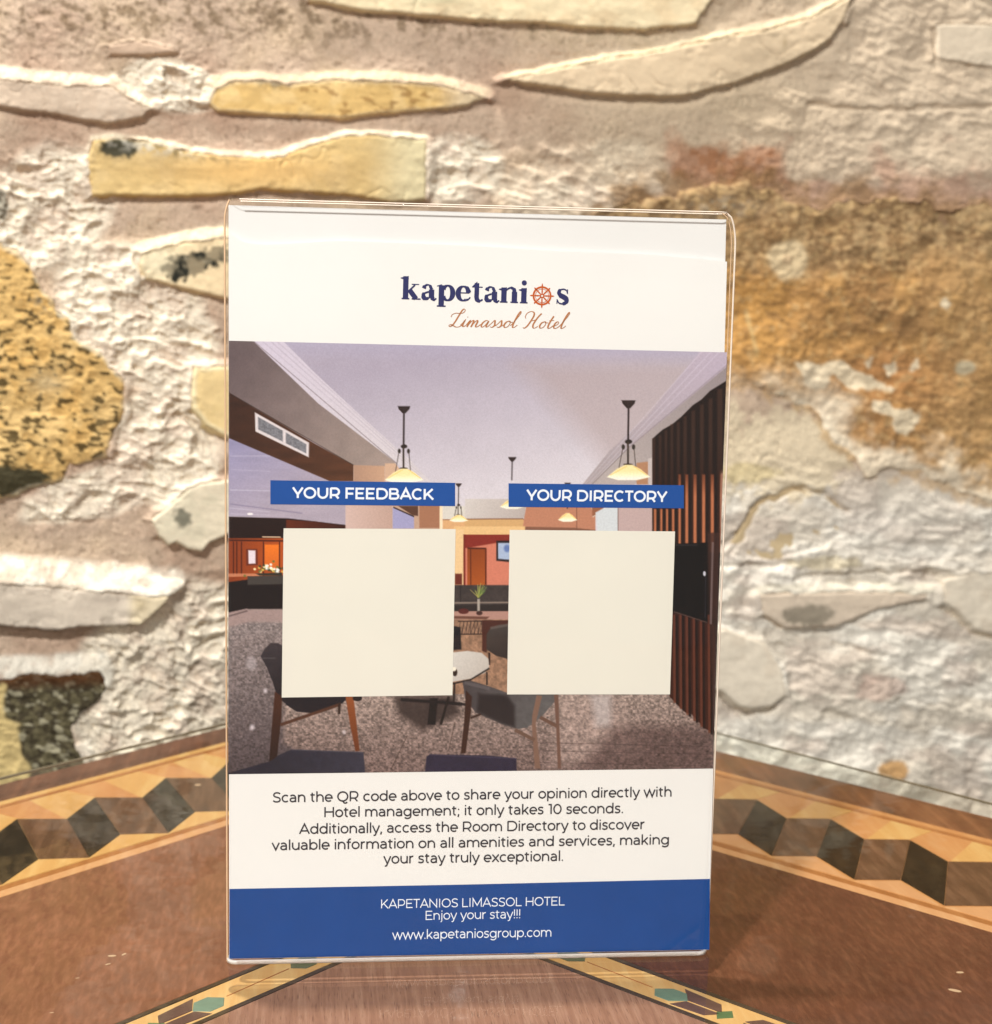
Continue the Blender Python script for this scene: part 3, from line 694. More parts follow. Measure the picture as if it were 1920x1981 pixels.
# ------------------------------------------------------------------ glass top
gl_l = fr((0, 1503.4), (442, 1396.6))
def gz(px, py): return gp(px, py, 0.0)
ga, gb = gz(0, 1503.4), gz(442, 1396.6); gc, gd = gz(1389.5, 1416.8), gz(1920, 1553)
dl = (gb-ga)/np.linalg.norm(gb-ga); dr = (gd-gc)/np.linalg.norm(gd-gc)
sol = np.linalg.solve(np.array([dl, -dr]).T, gc-ga); gcor = ga+sol[0]*dl
GL = [gcor-dl*.66, gcor, gcor+dr*.66, gcor+dr*.66-dl*.45, gcor-dl*.66+dr*.45]
M_GLASS = clear_mat('table_glass', (0.97, 0.985, 0.97), 1.16, 0.03, 0.12, 60)
M_GLASSEDGE = clear_mat('glass_edge', (0.94, 0.955, 0.93), 1.3, 0.1)
M_ARRIS = plain('glass_arris', (92, 84, 66), 0.3, 0.5)
gtop = empty('glass_top', (gcor[0], gcor[1], -0.0058), 'clear glass sheet covering the inlaid table top', 'glass sheet')
def poly_mesh(name, pts, z, m, parent, flip=False):
    V = [(*p, z) for p in pts]; F = [list(range(len(pts)))]
    P = np.array(pts); ar = 0.5*np.sum(P[:, 0]*np.roll(P[:, 1], -1)-np.roll(P[:, 0], -1)*P[:, 1])
    if (ar < 0) != flip: F = [F[0][::-1]]
    return V, F
V1, F1 = poly_mesh('a', GL, 0.0, None, None); V2, F2 = poly_mesh('a', GL, -0.0057, None, None, True)
n = len(GL)
mesh('sheet', V1+V2, F1+[[i+n for i in F2[0]]], M_GLASS, gtop)
Fe = [[i, (i+1) % n, (i+1) % n+n, i+n] for i in range(n)]
mesh('cut_edge', V1+V2, Fe, M_GLASSEDGE, gtop)
def bar(a, b, r, z, nn):
    a = np.array([*a, z]); b = np.array([*b, z]); d = (b-a)/np.linalg.norm(b-a); s = np.array([d[1], -d[0], 0]); u = np.array([0, 0, 1.0])
    V = []
    for p in (a, b):
        for t in range(nn):
            th = 2*math.pi*t/nn; V.append(p+r*(math.cos(th)*s+math.sin(th)*u))
    F = [[t, (t+1) % nn, (t+1) % nn+nn, t+nn] for t in range(nn)]
    return V, F
for i, rr in ((0, .00045), (1, .00032)):
    V, F = bar(GL[i], GL[i+1], rr, -rr-.0001, 8)
    mesh('ground_arris', V, F, M_ARRIS, gtop, True)

# ================================================================== SIGN HOLDER
M_ACR = clear_mat('acrylic', (0.985, 0.985, 0.98), 1.4, 0.03, 0.08, 40)
M_RIM = None
def rim_mat():
    m, nt, b = mat('acrylic_rim')
    b.inputs['Base Color'].default_value = (0.86, 0.80, 0.74, 1); b.inputs['Roughness'].default_value = 0.25
    b.inputs['Transmission Weight'].default_value = 0.35; b.inputs['IOR'].default_value = 1.3
    return m
M_RIM = rim_mat()
holder = empty('sign_holder', (0, 0, 0), 'clear acrylic sign holder standing upright on the glass table top, holding the hotel card', 'sign holder')
WF = 0.0016; TH = 0.0048           # sleeve front face, depth
tl, tr_, br_, bl = suv(432.5, 384, WF), suv(1431, 411, WF), suv(1373.5, 1847, WF), suv(438, 1866, WF)
vb = 0.0; 
bl = np.array([bl[0], 0.0002]); br_ = np.array([br_[0], 0.0002])
def ring(u0, u1, v0, v1, w0, w1, r, seg=6, ins=0.0):
    """rounded-rectangle outline in (u, w), v interpolated between the two ends"""
    pts = []
    for (cu, cw, a0) in ((u1-r, w1-r, 0), (u0+r, w1-r, 90), (u0+r, w0+r, 180), (u1-r, w0+r, 270)):
        for k in range(seg+1):
            a = math.radians(a0+90*k/seg); pts.append((cu+(r-ins)*math.cos(a), cw+(r-ins)*math.sin(a)))
    P = np.array(pts); f = (P[:, 0]-u0)/(u1-u0)
    return P, v0+(v1-v0)*f
RC = 0.0022
def loft(ins, rows=24):
    R = []
    tt = list(np.linspace(0, .94, rows-10))+list(np.linspace(.95, 1, 11))
    for t in tt:
        # corners rounded at the top right
        u0 = bl[0]+(tl[0]-bl[0])*t; u1 = br_[0]+(tr_[0]-br_[0])*t
        vv0 = bl[1]+(tl[1]-bl[1])*t; vv1 = br_[1]+(tr_[1]-br_[1])*t
        if t > .955: u1 -= .0022*(1-math.sqrt(max(0, 1-((t-.955)/.045)**2)))
        if t > .975: u0 += .0010*((t-.975)/.025)**2
        if t < .04: u1 -= .0004*((.04-t)/.04)**2
        P, v = ring(u0, u1, vv0, vv1, WF-TH, WF, RC, 6, ins)
        R.append(spt(P[:, 0], v, P[:, 1]))
    return R
def skin(R, closed=True, flip=False):
    n = len(R[0]); V = np.concatenate(R); F = []
    for i in range(len(R)-1):
        for j in range(n):
            k = (j+1) % n; q = [i*n+j, i*n+k, (i+1)*n+k, (i+1)*n+j]
            F.append(q[::-1] if flip else q)
    return V, F
Ro, Ri = loft(0), loft(.0006)
V, F = skin(Ro, flip=False); mesh('outer_sleeve', V, F, M_ACR, holder, True)
V, F = skin(Ri, flip=True); mesh('inner_sleeve', V, F, M_ACR, holder, True)
def rim(name, a, b, da, m):
    n = len(a); V = np.concatenate([a, b, a+da, b+da]); F = []
    for j in range(n):
        k = (j+1) % n
        F += [[j, k, n+k, n+j], [2*n+j, 3*n+j, 3*n+k, 2*n+k], [j, 2*n+j, 2*n+k, k], [n+j, n+k, 3*n+k, 3*n+j]]
    return mesh(name, V, F, m, holder, True)
rim('top_rim', Ro[-1], Ri[-1], SV*0.0004, M_ACR)
rim('bottom_rim', Ro[0]+SN*.0002*0, Ri[0], SV*0.0008, M_RIM)
# foot: solid clear bar closing the bottom
# polished edge threads at both sides
M_EDGE = plain('polished_edge', (226, 190, 152), 0.25, 0.6)
def thread(pts, r, m, name='edge_line'):
    P = np.array(pts); V = []; nn = 6
    for i, p in enumerate(P):
        d = P[min(i+1, len(P)-1)]-P[max(i-1, 0)]; d /= np.linalg.norm(d)
        a = np.cross(d, SN); a /= np.linalg.norm(a); b = np.cross(d, a)
        for t in range(nn):
            th = 2*math.pi*t/nn; V.append(p+r*(math.cos(th)*a+math.sin(th)*b))
    F = [[i*nn+t, i*nn+(t+1) % nn, (i+1)*nn+(t+1) % nn, (i+1)*nn+t] for i in range(len(P)-1) for t in range(nn)]
    return mesh(name, V, F, m, holder, True)
def side(idx, wofs, uofs=0): return [r[idx]+SN*wofs+SU*uofs for r in Ro]
nseg = 7
M_EDGET = plain('bright_edge', (240, 224, 206), 0.25, 0.6)
thread([Ro[-1][20], Ro[-1][21]], .00014, M_EDGET)
thread([Ro[-1][6], Ro[-1][7]], .00012, M_EDGET)
thread(list(Ro[-1][0:7]), .00012, M_EDGET); thread(list(Ro[-1][21:28]), .00012, M_EDGET)
thread(side(0, 0, -.00005), .00021, M_EDGET)           # right, front bend
thread(side(nseg*3+6, 0, -.0008), .00010, M_EDGE)     # right, rear bend
thread(side(nseg*1+6, 0, .00010), .00019, M_EDGE)     # left, front bend

# ================================================================== CARDS
M_PAPER = plain('paper', (232, 232, 229), 0.55, 0.3, 0.012, 60)
M_PAPER2 = plain('paper_back', (226, 226, 224), 0.6, 0.3, 0.015, 60)
def quad_solid(name, c, w0, w1, m, parent, label=None, nx_=1):
    """c: tl,tr,br,bl in uv"""
    V = [spt(p[0], p[1], w1) for p in c]+[spt(p[0], p[1], w0) for p in c]
    F = [[0, 3, 2, 1], [4, 5, 6, 7]]+[[i, (i+1) % 4, (i+1) % 4+4, i+4] for i in range(4)]
    return mesh(name, V, F, m, parent, label=label)
back = empty('backing_card', (0, 0, 0.0004), 'plain white backing card inside the holder, its strip showing above the printed card', 'card')
cb = [suv(442, 396), suv(1407, 424), suv(1371, 1838), suv(443.5, 1857)]
cb[2] = np.array([cb[2][0], .0008]); cb[3] = np.array([cb[3][0], .0008])
quad_solid('sheet', cb, -.0009, -.0006, M_PAPER2, back)
card = empty('printed_card', (0, 0, 0.0006), 'printed hotel card with logo, lobby photo, two blank code panels and blue footer', 'card')
# front sheet: wavy top edge, its bottom reaching the holder foot
nU = 40
topx = np.linspace(443, 1407, nU)
topy = np.interp(topx, [443, 460, 500, 560, 650, 900, 1080, 1250, 1340, 1407], [448, 466, 474, 472, 466, 475, 486, 492, 500, 506])
top = suv(topx, topy); bot = np.stack([np.linspace(cb[3][0], cb[2][0], nU), np.full(nU, .0009)], 1)
bow = 0.00025*np.sin(np.linspace(0, math.pi, nU))
V = []; rowsn = 30
for j in range(rowsn+1):
    t = j/rowsn
    p = top*(1-t)+bot*t
    # top lip curls toward the viewer a little
    curl = 0.00010*np.exp(-t*30)
    V += list(spt(p[:, 0], p[:, 1], np.full(nU, curl)))
V += [v-SN*.00028 for v in V[:nU*(rowsn+1)]]
F = []; nb = nU*(rowsn+1)
for j in range(rowsn):
    for i in range(nU-1):
        q = [j*nU+i, (j+1)*nU+i, (j+1)*nU+i+1, j*nU+i+1]; F.append(q); F.append([x+nb for x in q[::-1]])
for i in range(nU-1): F.append([i, i+1, nb+i+1, nb+i]); F.append([rowsn*nU+i, nb+rowsn*nU+i, nb+rowsn*nU+i+1, rowsn*nU+i+1])
for j in range(rowsn): F.append([j*nU, nb+j*nU, nb+(j+1)*nU, (j+1)*nU]); F.append([j*nU+nU-1, (j+1)*nU+nU-1, nb+(j+1)*nU+nU-1, nb+j*nU+nU-1])
mesh('paper_sheet', V, F, M_PAPER, card, False)

# ---------------- printed lobby photograph, painted per vertex of a fine sheet
def print_mat():
    m, nt, b = mat('printed_ink')
    at = nd(nt, 'ShaderNodeAttribute', attribute_name='tint')
    n = noise_node(nt, 2600, 2, 0.6)
    r = ramp(nt, n.outputs[0], [(0.3, (0.93,)*3), (0.7, (1.05,)*3)])
    nt.links.new(mixmul(nt, at.outputs['Color'], r.outputs[0]), b.inputs['Base Color'])
    b.inputs['Roughness'].default_value = 0.5; b.inputs['Specular IOR Level'].default_value = 0.3
    return m
M_PRINT = print_mat()
NX, NY = 660, 570
c0, c1, c2, c3 = suv(443, 659), suv(1407, 681.5), suv(1380, 1487), suv(441.5, 1498)
A, B = np.meshgrid(np.linspace(0, 1, NX), np.linspace(0, 1, NY))
UV = (c0*(1-A[..., None])+c1*A[..., None])*(1-B[..., None])+(c3*(1-A[..., None])+c2*A[..., None])*B[..., None]
PP = spt(UV[..., 0], UV[..., 1], np.full(UV.shape[:2], .00003))
IX, IY = project(PP)
RG = {4: (430, 650, .25789), 5: (900, 650, .27895), 6: (430, 1000, .25789), 7: (850, 1000, .30526)}
def z(reg, pts):
    ox, oy, s = RG[reg]; return [(ox+a*s, oy+b*s) for a, b in pts]
PC = np.zeros(IX.shape+(3,))
def paint(poly, c, a=1.0, soft=0.9, c2=None, gdir=None, tex=None):
    P = np.array(poly, float)
    m = (IX > P[:, 0].min()-4-soft*2) & (IX < P[:, 0].max()+4+soft*2) & (IY > P[:, 1].min()-4-soft*2) & (IY < P[:, 1].max()+4+soft*2)
    if not m.any(): return
    x, y = IX[m], IY[m]
    k = np.clip(0.5-polysd(P, x, y)/(2*soft), 0, 1)*a
    cc = np.broadcast_to(np.array(c, float), x.shape+(3,))
    if c2 is not None:
        (x0, y0), (x1, y1) = gdir
        t = np.clip(((x-x0)*(x1-x0)+(y-y0)*(y1-y0))/((x1-x0)**2+(y1-y0)**2), 0, 1)[:, None]
        cc = cc*(1-t)+np.array(c2, float)*t
    if tex is not None: cc = cc*(1+tex(x, y)[:, None])
    PC[m] = PC[m]*(1-k[:, None])+cc*k[:, None]
def linep(a, b, wd, c, al=1.0, w2=None):
    a = np.array(a, float); b = np.array(b, float); d = b-a; n_ = np.array([-d[1], d[0]])/np.linalg.norm(d); w2 = wd if w2 is None else w2
    paint([a+n_*wd/2, b+n_*w2/2, b-n_*w2/2, a-n_*wd/2], c, al, 0.8)
def Lz(reg, a, b, wd, c, al=1.0, w2=None):
    q = z(reg, [a, b]); linep(q[0], q[1], wd, c, al, w2)
def blob(cx, cy, rx, ry, c, a=1.0, soft=1.2):
    paint([(cx+rx*math.cos(t), cy+ry*math.sin(t)) for t in np.linspace(0, 2*math.pi, 15)[:-1]], c, a, soft)
def zb(reg, cx, cy, rx, ry, c, a=1.0, soft=1.0):
    ox, oy, s = RG[reg]; blob(ox+cx*s, oy+cy*s, rx*s, ry*s, c, a, soft)
gran = lambda am, sc=7, sd_=1, st=1.0: (lambda x, y: am*2*(vn(x/st, y, sc, sd_)*.6+vn(x/st, y, sc*.45, sd_+1)*.4-.5))
# ceiling
paint([(430, 640), (1420, 640), (1420, 1100), (430, 1100)], (170, 162, 178), c2=(210, 205, 212), gdir=((900, 680), (960, 960)), tex=gran(.015, 40, 5))
paint([(1000, 700), (1400, 690), (1400, 830), (1180, 900)], (176, 160, 160), .6, 30)
paint([(430, 640), (1420, 660), (1420, 700), (430, 680)], (172, 166, 188), .6, 14)
# left: soffit, cornice, beam
paint(z(4, [(40, 20), (230, 20), (720, 500), (1310, 950), (1220, 980), (985, 975), (700, 800), (250, 560), (40, 425)]), (104, 90, 92), c2=(158, 143, 136), gdir=((450, 700), (720, 880)), tex=gran(.05, 26, 7))
paint(z(4, [(215, 20), (440, 20), (700, 280), (1000, 560), (1330, 860), (1400, 920), (1570, 1095), (1490, 1095), (1310, 955), (720, 505)]), (200, 192, 208), c2=(208, 202, 206), gdir=((500, 660), (800, 900)))
for o_, a_ in ((60, .35), (115, .45), (160, .35)): Lz(4, (215+o_*1.1, 20), (1450+o_*.4, 1040), 2.2, (168, 158, 174), a_, 1.0)
Lz(4, (215, 20), (1310, 955), 1.6, (120, 108, 112), .7)
paint(z(4, [(50, 425), (250, 545), (700, 810), (985, 968), (985, 1090), (800, 1090), (400, 920), (50, 770)]), (62, 36, 24), c2=(92, 58, 38), gdir=((450, 800), (690, 930)), tex=gran(.12, 12, 9, 4))
Lz(4, (50, 425), (985, 968), 1.2, (40, 24, 18), .8)
paint(z(4, [(245, 572), (652, 800), (650, 910), (250, 716)]), (214, 206, 208))
paint(z(4, [(268, 606), (455, 710), (455, 792), (270, 700)]), (122, 122, 128), tex=gran(.2, 3, 3)); paint(z(4, [(478, 724), (632, 812), (630, 880), (478, 804)]), (122, 122, 128), tex=gran(.2, 3, 4))
# column and mid wall
paint(z(4, [(985, 968), (1222, 975), (1222, 1300), (985, 1300)]), (176, 143, 122), c2=(196, 160, 134), gdir=((690, 900), (745, 900)))
paint(z(4, [(1222, 955), (1300, 955), (1400, 1090), (1222, 1090)]), (204, 172, 148))
# lower left ceiling
paint(z(4, [(50, 765), (800, 1085), (930, 1180), (930, 1420), (500, 1370), (50, 1350)]), (150, 146, 178), c2=(172, 162, 176), gdir=((440, 860), (520, 1000)), tex=gran(.04, 14, 11, 4))
for yy, sl, al in ((900, .0, .5), (1000, .05, .3), (1155, .02, .7), (1290, .1, .5), (1335, .03, .4)): Lz(4, (60, yy), (360, yy+300*sl), 1.4, (208, 202, 220), al)
zb(4, 210, 1335, 22, 8, (245, 240, 240)); Lz(4, (60, 1260), (600, 1330), 2.4, (120, 112, 138), .5)
paint(z(4, [(50, 1355), (500, 1368), (930, 1418), (925, 1470), (460, 1480), (460, 1600), (50, 1600)]), (36, 16, 12))
paint(z(4, [(480, 1378), (700, 1392), (930, 1425), (925, 1445), (480, 1445)]), (98, 42, 18), c2=(60, 24, 12), gdir=((560, 1005), (670, 1020)))
paint(z(4, [(925, 1255), (1280, 1255), (1280, 1460), (925, 1460)]), (205, 180, 172), c2=(188, 160, 148), gdir=((670, 980), (760, 980)))
paint(z(4, [(1280, 1255), (1640, 1255), (1640, 1460), (1280, 1460)]), (190, 160, 140))
paint(z(4, [(1280, 1285), (1440, 1355), (1440, 1445), (1280, 1445)]), (162, 160, 196)); paint(z(4, [(1320, 1275), (1470, 1275), (1470, 1350), (1430, 1345)]), (92, 62, 48))
Lz(4, (1285, 1285), (1440, 1355), 2.5, (50, 34, 32)); paint(z(4, [(1480, 1255), (1640, 1255), (1640, 1440), (1480, 1440)]), (164, 118, 92)); 
paint(z(4, [(1632, 1255), (1655, 1255), (1655, 1460), (1632, 1460)]), (238, 218, 188)); 
paint(z(4, [(1655, 1275), (1960, 1275), (1960, 1375), (1655, 1375)]), (212, 208, 200)); 
paint(z(5, [(0, 1130), (420, 1130), (420, 1270), (0, 1270)]), (206, 200, 196), c2=(180, 170, 166), gdir=((900, 970), (1020, 1010)))
paint(z(4, [(1655, 1378), (2400, 1378), (2400, 1600), (1655, 1600)]), (214, 170, 124)); Lz(4, (1655, 1378), (2400, 1378), 1.8, (150, 108, 80))
paint(z(5, [(0, 1268), (405, 1268), (400, 1345), (0, 1370)]), (206, 168, 118)); Lz(5, (0, 1270), (405, 1268), 2, (134, 98, 76))
paint(z(5, [(425, 1180), (870, 1180), (905, 1250), (905, 1360), (400, 1360), (400, 1330)]), (186, 132, 106)); Lz(5, (775, 1180), (775, 1350), 1.5, (130, 88, 70))
paint(z(5, [(880, 1180), (960, 1180), (960, 1230), (885, 1255)]), (150, 100, 74)); Lz(5, (885, 1255), (960, 1215), 1.5, (230, 215, 200))
paint(z(5, [(905, 1225), (960, 1195), (1062, 1180), (1062, 1360), (920, 1360)]), (206, 212, 216)); paint(z(5, [(1062, 1180), (1310, 1180), (1310, 1360), (1062, 1360)]), (190, 168, 166)); Lz(5, (1062, 1190), (1062, 1350), 1.5, (120, 96, 90))
paint(z(5, [(400, 1322), (760, 1330), (905, 1345), (905, 1360), (400, 1360)]), (120, 84, 68), .8)
# right soffit and cornice
paint(z(5, [(1830, 100), (1830, 310), (1310, 720), (1300, 900), (1180, 1030), (860, 1030), (1290, 640)]), (150, 140, 142), c2=(178, 168, 166), gdir=((1400, 720), (1200, 920)))
paint(z(5, [(1640, 95), (1830, 95), (1830, 200), (1290, 650), (1030, 870), (870, 1030), (815, 1030), (1000, 800), (1260, 560)]), (184, 172, 188), c2=(170, 160, 162), gdir=((1380, 690), (1160, 920)))
for o_ in (0, 50, 95): Lz(5, (1650+o_*1.3, 100), (830+o_*.5, 1030), 2.2, (206, 198, 212), .5, .9)
Lz(5, (1830, 190), (1130, 780), 1.3, (124, 112, 116), .6); Lz(5, (1130, 780), (880, 1030), 1.3, (110, 100, 100), .8)
paint(z(5, [(1190, 880), (1275, 870), (1275, 1030), (1190, 1030)]), (176, 134, 104)); paint(z(5, [(1270, 850), (1305, 840), (1305, 1030), (1270, 1030)]), (196, 186, 184))
# slat wall
paint(z(5, [(1300, 712), (1370, 650), (1440, 610), (1500, 560), (1580, 480), (1640, 440), (1700, 380), (1830, 300), (1830, 1960), (1300, 1960)]), (32, 18, 14))
edges = [1300, 1345, 1385, 1425, 1470, 1515, 1570, 1630, 1690, 1750, 1830]
tops = [712, 690, 655, 615, 600, 560, 520, 478, 435, 370, 300]
for i in range(10):
    x0, x1 = edges[i], edges[i+1]
    paint(z(5, [(x0, tops[i]), (x0+(x1-x0)*.45, tops[i]-6), (x0+(x1-x0)*.45, 1500), (x0, 1500)]), (70, 48, 38), .75, 1.6, c2=(58, 32, 22), gdir=((0, 860), (0, 940)))
    ys = 1200 if i < 4 else 960
    paint(z(5, [(x0+(x1-x0)*.25, ys), (x0+(x1-x0)*.62, ys), (x0+(x1-x0)*.62, 1500), (x0+(x1-x0)*.25, 1500)]), (92, 48, 30), .95, 1.4, c2=(190, 120, 84), gdir=((0, 900), (0, 960)))
Lz(5, (1790, 950), (1790, 1330), 8, (176, 140, 124), .6, 10)
paint(z(5, [(1775, 940), (1830, 900), (1830, 1500), (1770, 1500)]), (150, 112, 96), .55, 3)
# centre back room
paint(z(7, [(95, 60), (545, 60), (545, 110), (155, 115), (155, 440), (95, 440)]), (226, 190, 138)); paint(z(7, [(95, 80), (158, 80), (158, 440), (95, 440)]), (228, 196, 150))
paint(z(7, [(158, 115), (450, 115), (450, 440), (158, 440)]), (204, 128, 106)); paint(z(7, [(158, 112), (450, 112), (450, 150), (158, 200)]), (134, 46, 36)); Lz(7, (160, 112), (160, 440), 4, (120, 44, 30))
paint(z(7, [(178, 198), (298, 198), (298, 440), (178, 440)]), (136, 66, 26), c2=(168, 88, 36), gdir=((905, 1060), (935, 1130))); Lz(7, (296, 200), (296, 430), 3, (96, 40, 18)); Lz(7, (180, 198), (298, 200), 3, (80, 34, 20)); Lz(7, (200, 205), (200, 430), 2, (92, 40, 18))
paint(z(7, [(362, 150), (460, 150), (460, 288), (362, 278)]), (44, 30, 32)); paint(z(7, [(374, 165), (460, 165), (460, 272), (374, 266)]), (168, 184, 210)); zb(7, 430, 200, 20, 24, (88, 112, 168), .8, 2)
paint(z(7, [(100, 360), (145, 360), (145, 430), (100, 430)]), (96, 30, 20), .9)
paint(z(7, [(90, 432), (450, 432), (450, 650), (90, 650)]), (66, 58, 56), tex=gran(.15, 9, 21)); Lz(7, (90, 545), (450, 542), 3, (136, 122, 112)); Lz(7, (135, 435), (135, 540), 2, (44, 38, 38)); paint(z(7, [(90, 560), (450, 556), (450, 612), (90, 610)]), (48, 40, 38))
paint(z(7, [(85, 598), (450, 598), (450, 660), (85, 665)]), (176, 138, 126)); paint(z(7, [(85, 628), (320, 632), (300, 650), (85, 645)]), (110, 74, 62))
Lz(7, (250, 520), (250, 620), 5, (168, 160, 150)); zb(7, 255, 610, 20, 14, (70, 44, 40)); zb(7, 155, 598, 34, 18, (90, 40, 36))
rr2 = random.Random(3)
for i in range(26):
    a = rr2.uniform(-1.2, 1.2); l = rr2.uniform(40, 100); Lz(7, (248, 510), (248+l*math.sin(a)*.7, 510-l*math.cos(a)), 2.0, rr2.choice([(92, 122, 62), (128, 150, 86), (66, 92, 48), (170, 160, 90)]), .9, 1.0)
paint(z(7, [(85, 650), (450, 650), (450, 1200), (85, 1200)]), (150, 118, 96), tex=gran(.22, 6, 31)); 
for i in range(7): Lz(7, (135+i*22, 660), (120+i*26, 745), 1.2, (60, 44, 40), .8); Lz(7, (140+i*20, 745), (160+i*22, 660), 1.2, (60, 44, 40), .8)
Lz(7, (120, 745), (290, 742), 2, (50, 38, 34)); Lz(7, (120, 662), (300, 660), 2.2, (56, 40, 36)); paint(z(7, [(85, 690), (135, 700), (140, 840), (85, 845)]), (30, 28, 32))
paint(z(7, [(272, 655), (450, 655), (450, 690), (330, 720), (300, 860), (272, 850)]), (76, 42, 34)); 
paint(z(7, [(300, 745), (325, 705), (380, 685), (450, 680), (450, 905), (360, 880), (300, 840)]), (74, 66, 62), c2=(52, 44, 42), gdir=((950, 1210), (980, 1270))); Lz(7, (325, 705), (450, 682), 5, (112, 102, 96), .6); Lz(7, (318, 860), (318, 940), 4, (50, 32, 26))
# floor
paint(z(6, [(40, 690), (460, 690), (460, 1000), (1500, 1330), (3700, 1330), (3700, 2000), (30, 2000)]), (152, 136, 128), c2=(112, 94, 90), gdir=((900, 1340), (900, 1500)), tex=gran(.42, 3.4, 35, 1.2))
paint(z(6, [(40, 690), (460, 690), (460, 1700), (900, 1960), (30, 1960)]), (136, 126, 126), .8, 6, c2=(72, 64, 68), gdir=((450, 1200), (470, 1480)), tex=gran(.4, 3.4, 37, 1.2))
paint(z(6, [(40, 700), (460, 690), (460, 790), (200, 790), (40, 830)]), (164, 142, 138), .85, 3); Lz(6, (50, 745), (190, 705), 3, (96, 80, 80), .8)
paint(z(7, [(780, 1130), (1100, 1130), (1300, 1500), (700, 1590)]), (176, 156, 148), .55, 16, tex=gran(.4, 4, 39, 1.3)); paint(z(7, [(960, 1125), (1090, 1125), (1090, 1330), (990, 1330)]), (188, 182, 182), .6, 8)
paint(z(7, [(1100, 1330), (1740, 1330), (1760, 1600), (900, 1600)]), (80, 62, 60), .6, 14, tex=gran(.5, 4, 41, 1.4))
for yy in (1480, 1430, 1555): Lz(7, (560, yy), (1700, yy+25), 1.2, (58, 44, 44), .5)
Lz(7, (100, 1300), (60, 1480), 1.6, (60, 46, 40), .6); Lz(6, (1390, 1640), (1270, 1890), 1.5, (62, 48, 42), .7)
paint(z(6, [(1290, 1340), (1740, 1340), (1790, 1480), (1500, 1600), (1320, 1480)]), (52, 42, 40), .85, 8)
for (x, y, r_) in [(225, 1580, 16), (325, 1305, 12), (915, 1615, 10), (220, 1100, 40)]: zb(6, x, y, r_, r_*1.3, (226, 218, 224), .8 if r_ < 30 else .35, 3)
zb(6, 1960, 1060, 1, 1, (0, 0, 0), 0)
# reception
paint(z(6, [(45, 160), (460, 160), (460, 450), (45, 500)]), (136, 62, 26), c2=(176, 84, 30), gdir=((450, 1100), (540, 1100))); Lz(6, (50, 175), (460, 180), 3, (70, 26, 12)); Lz(6, (300, 150), (440, 152), 2, (220, 190, 160))
for x in (85, 110, 145, 310, 430): Lz(6, (x, 185), (x, 440), 2.4, (78, 30, 12))
paint(z(6, [(320, 208), (425, 208), (425, 400), (320, 400)]), (230, 124, 38), c2=(206, 106, 40), gdir=((0, 1050), (0, 1100))); paint(z(6, [(178, 240), (265, 240), (268, 362), (180, 365)]), (108, 46, 26)); paint(z(6, [(196, 250), (250, 252), (250, 350), (198, 352)]), (224, 214, 222))
paint(z(6, [(45, 425), (300, 425), (300, 445), (45, 450)]), (206, 142, 110), .8)
paint(z(6, [(45, 490), (190, 470), (460, 440), (460, 690), (190, 690), (45, 720)]), (28, 18, 18)); paint(z(6, [(190, 445), (460, 440), (460, 505), (190, 510)]), (70, 64, 60)); Lz(6, (190, 690), (45, 722), 2, (150, 130, 128))
for i in range(46):
    x = rr2.gauss(350, 50); y = 400-abs(rr2.gauss(0, 26))+abs(x-350)*.25; zb(6, x, y, 10, 9, rr2.choice([(248, 232, 180), (240, 240, 236), (110, 116, 60), (220, 180, 90), (60, 66, 36)]), .95, .8)
paint(z(6, [(250, 425), (450, 418), (450, 440), (280, 440)]), (52, 50, 40))
# round table
paint(z(7, [(60, 862), (180, 850), (270, 862), (312, 900), (318, 950), (290, 990), (200, 1025), (60, 1050)]), (206, 202, 196), c2=(186, 178, 170), gdir=((880, 1260), (945, 1320))); Lz(7, (85, 1058), (200, 1032), 3, (30, 26, 26)); Lz(7, (200, 1032), (318, 960), 3, (30, 26, 26)); Lz(7, (303, 985), (303, 1065), 3, (32, 26, 26)); zb(7, 100, 985, 16, 26, (52, 38, 30)); zb(7, 92, 965, 16, 14, (236, 230, 214))
Lz(7, (98, 1050), (92, 1180), 3.5, (34, 28, 28)); Lz(7, (0, 1170), (170, 1190), 5, (34, 28, 30)); paint(z(6, [(1560, 1360), (1620, 1360), (1600, 1560), (1540, 1560)]), (22, 20, 22)); Lz(6, (1340, 1370), (1800, 1405), 6, (28, 24, 26)); Lz(6, (1640, 1560), (1700, 1350), 5, (26, 22, 22))
# left chair
paint(z(6, [(288, 1045), (318, 990), (365, 945), (420, 948), (470, 975), (470, 1400), (410, 1340), (380, 1240), (330, 1120)]), (58, 53, 58), c2=(34, 30, 36), gdir=((510, 1250), (545, 1340)), tex=gran(.1, 10, 43)); Lz(6, (300, 1060), (400, 1060), 3, (96, 90, 92), .5)
paint(z(6, [(395, 1310), (450, 1345), (445, 1500), (408, 1840), (352, 1845), (370, 1600)]), (70, 40, 28), c2=(40, 24, 20), gdir=((530, 1360), (525, 1470)))
paint(z(6, [(445, 1345), (960, 1345), (900, 1400), (800, 1450), (700, 1475), (560, 1462), (480, 1410)]), (28, 26, 34)); Lz(6, (440, 1560), (890, 1405), 6, (82, 52, 38)); Lz(6, (880, 1400), (878, 1480), 5, (52, 36, 30))
paint(z(6, [(925, 1345), (985, 1350), (1005, 1520), (1032, 1755), (1000, 1758), (960, 1560)]), (142, 80, 42), c2=(104, 56, 30), gdir=((670, 1350), (690, 1450))); zb(6, 1015, 1360, 36, 24, (32, 26, 28))
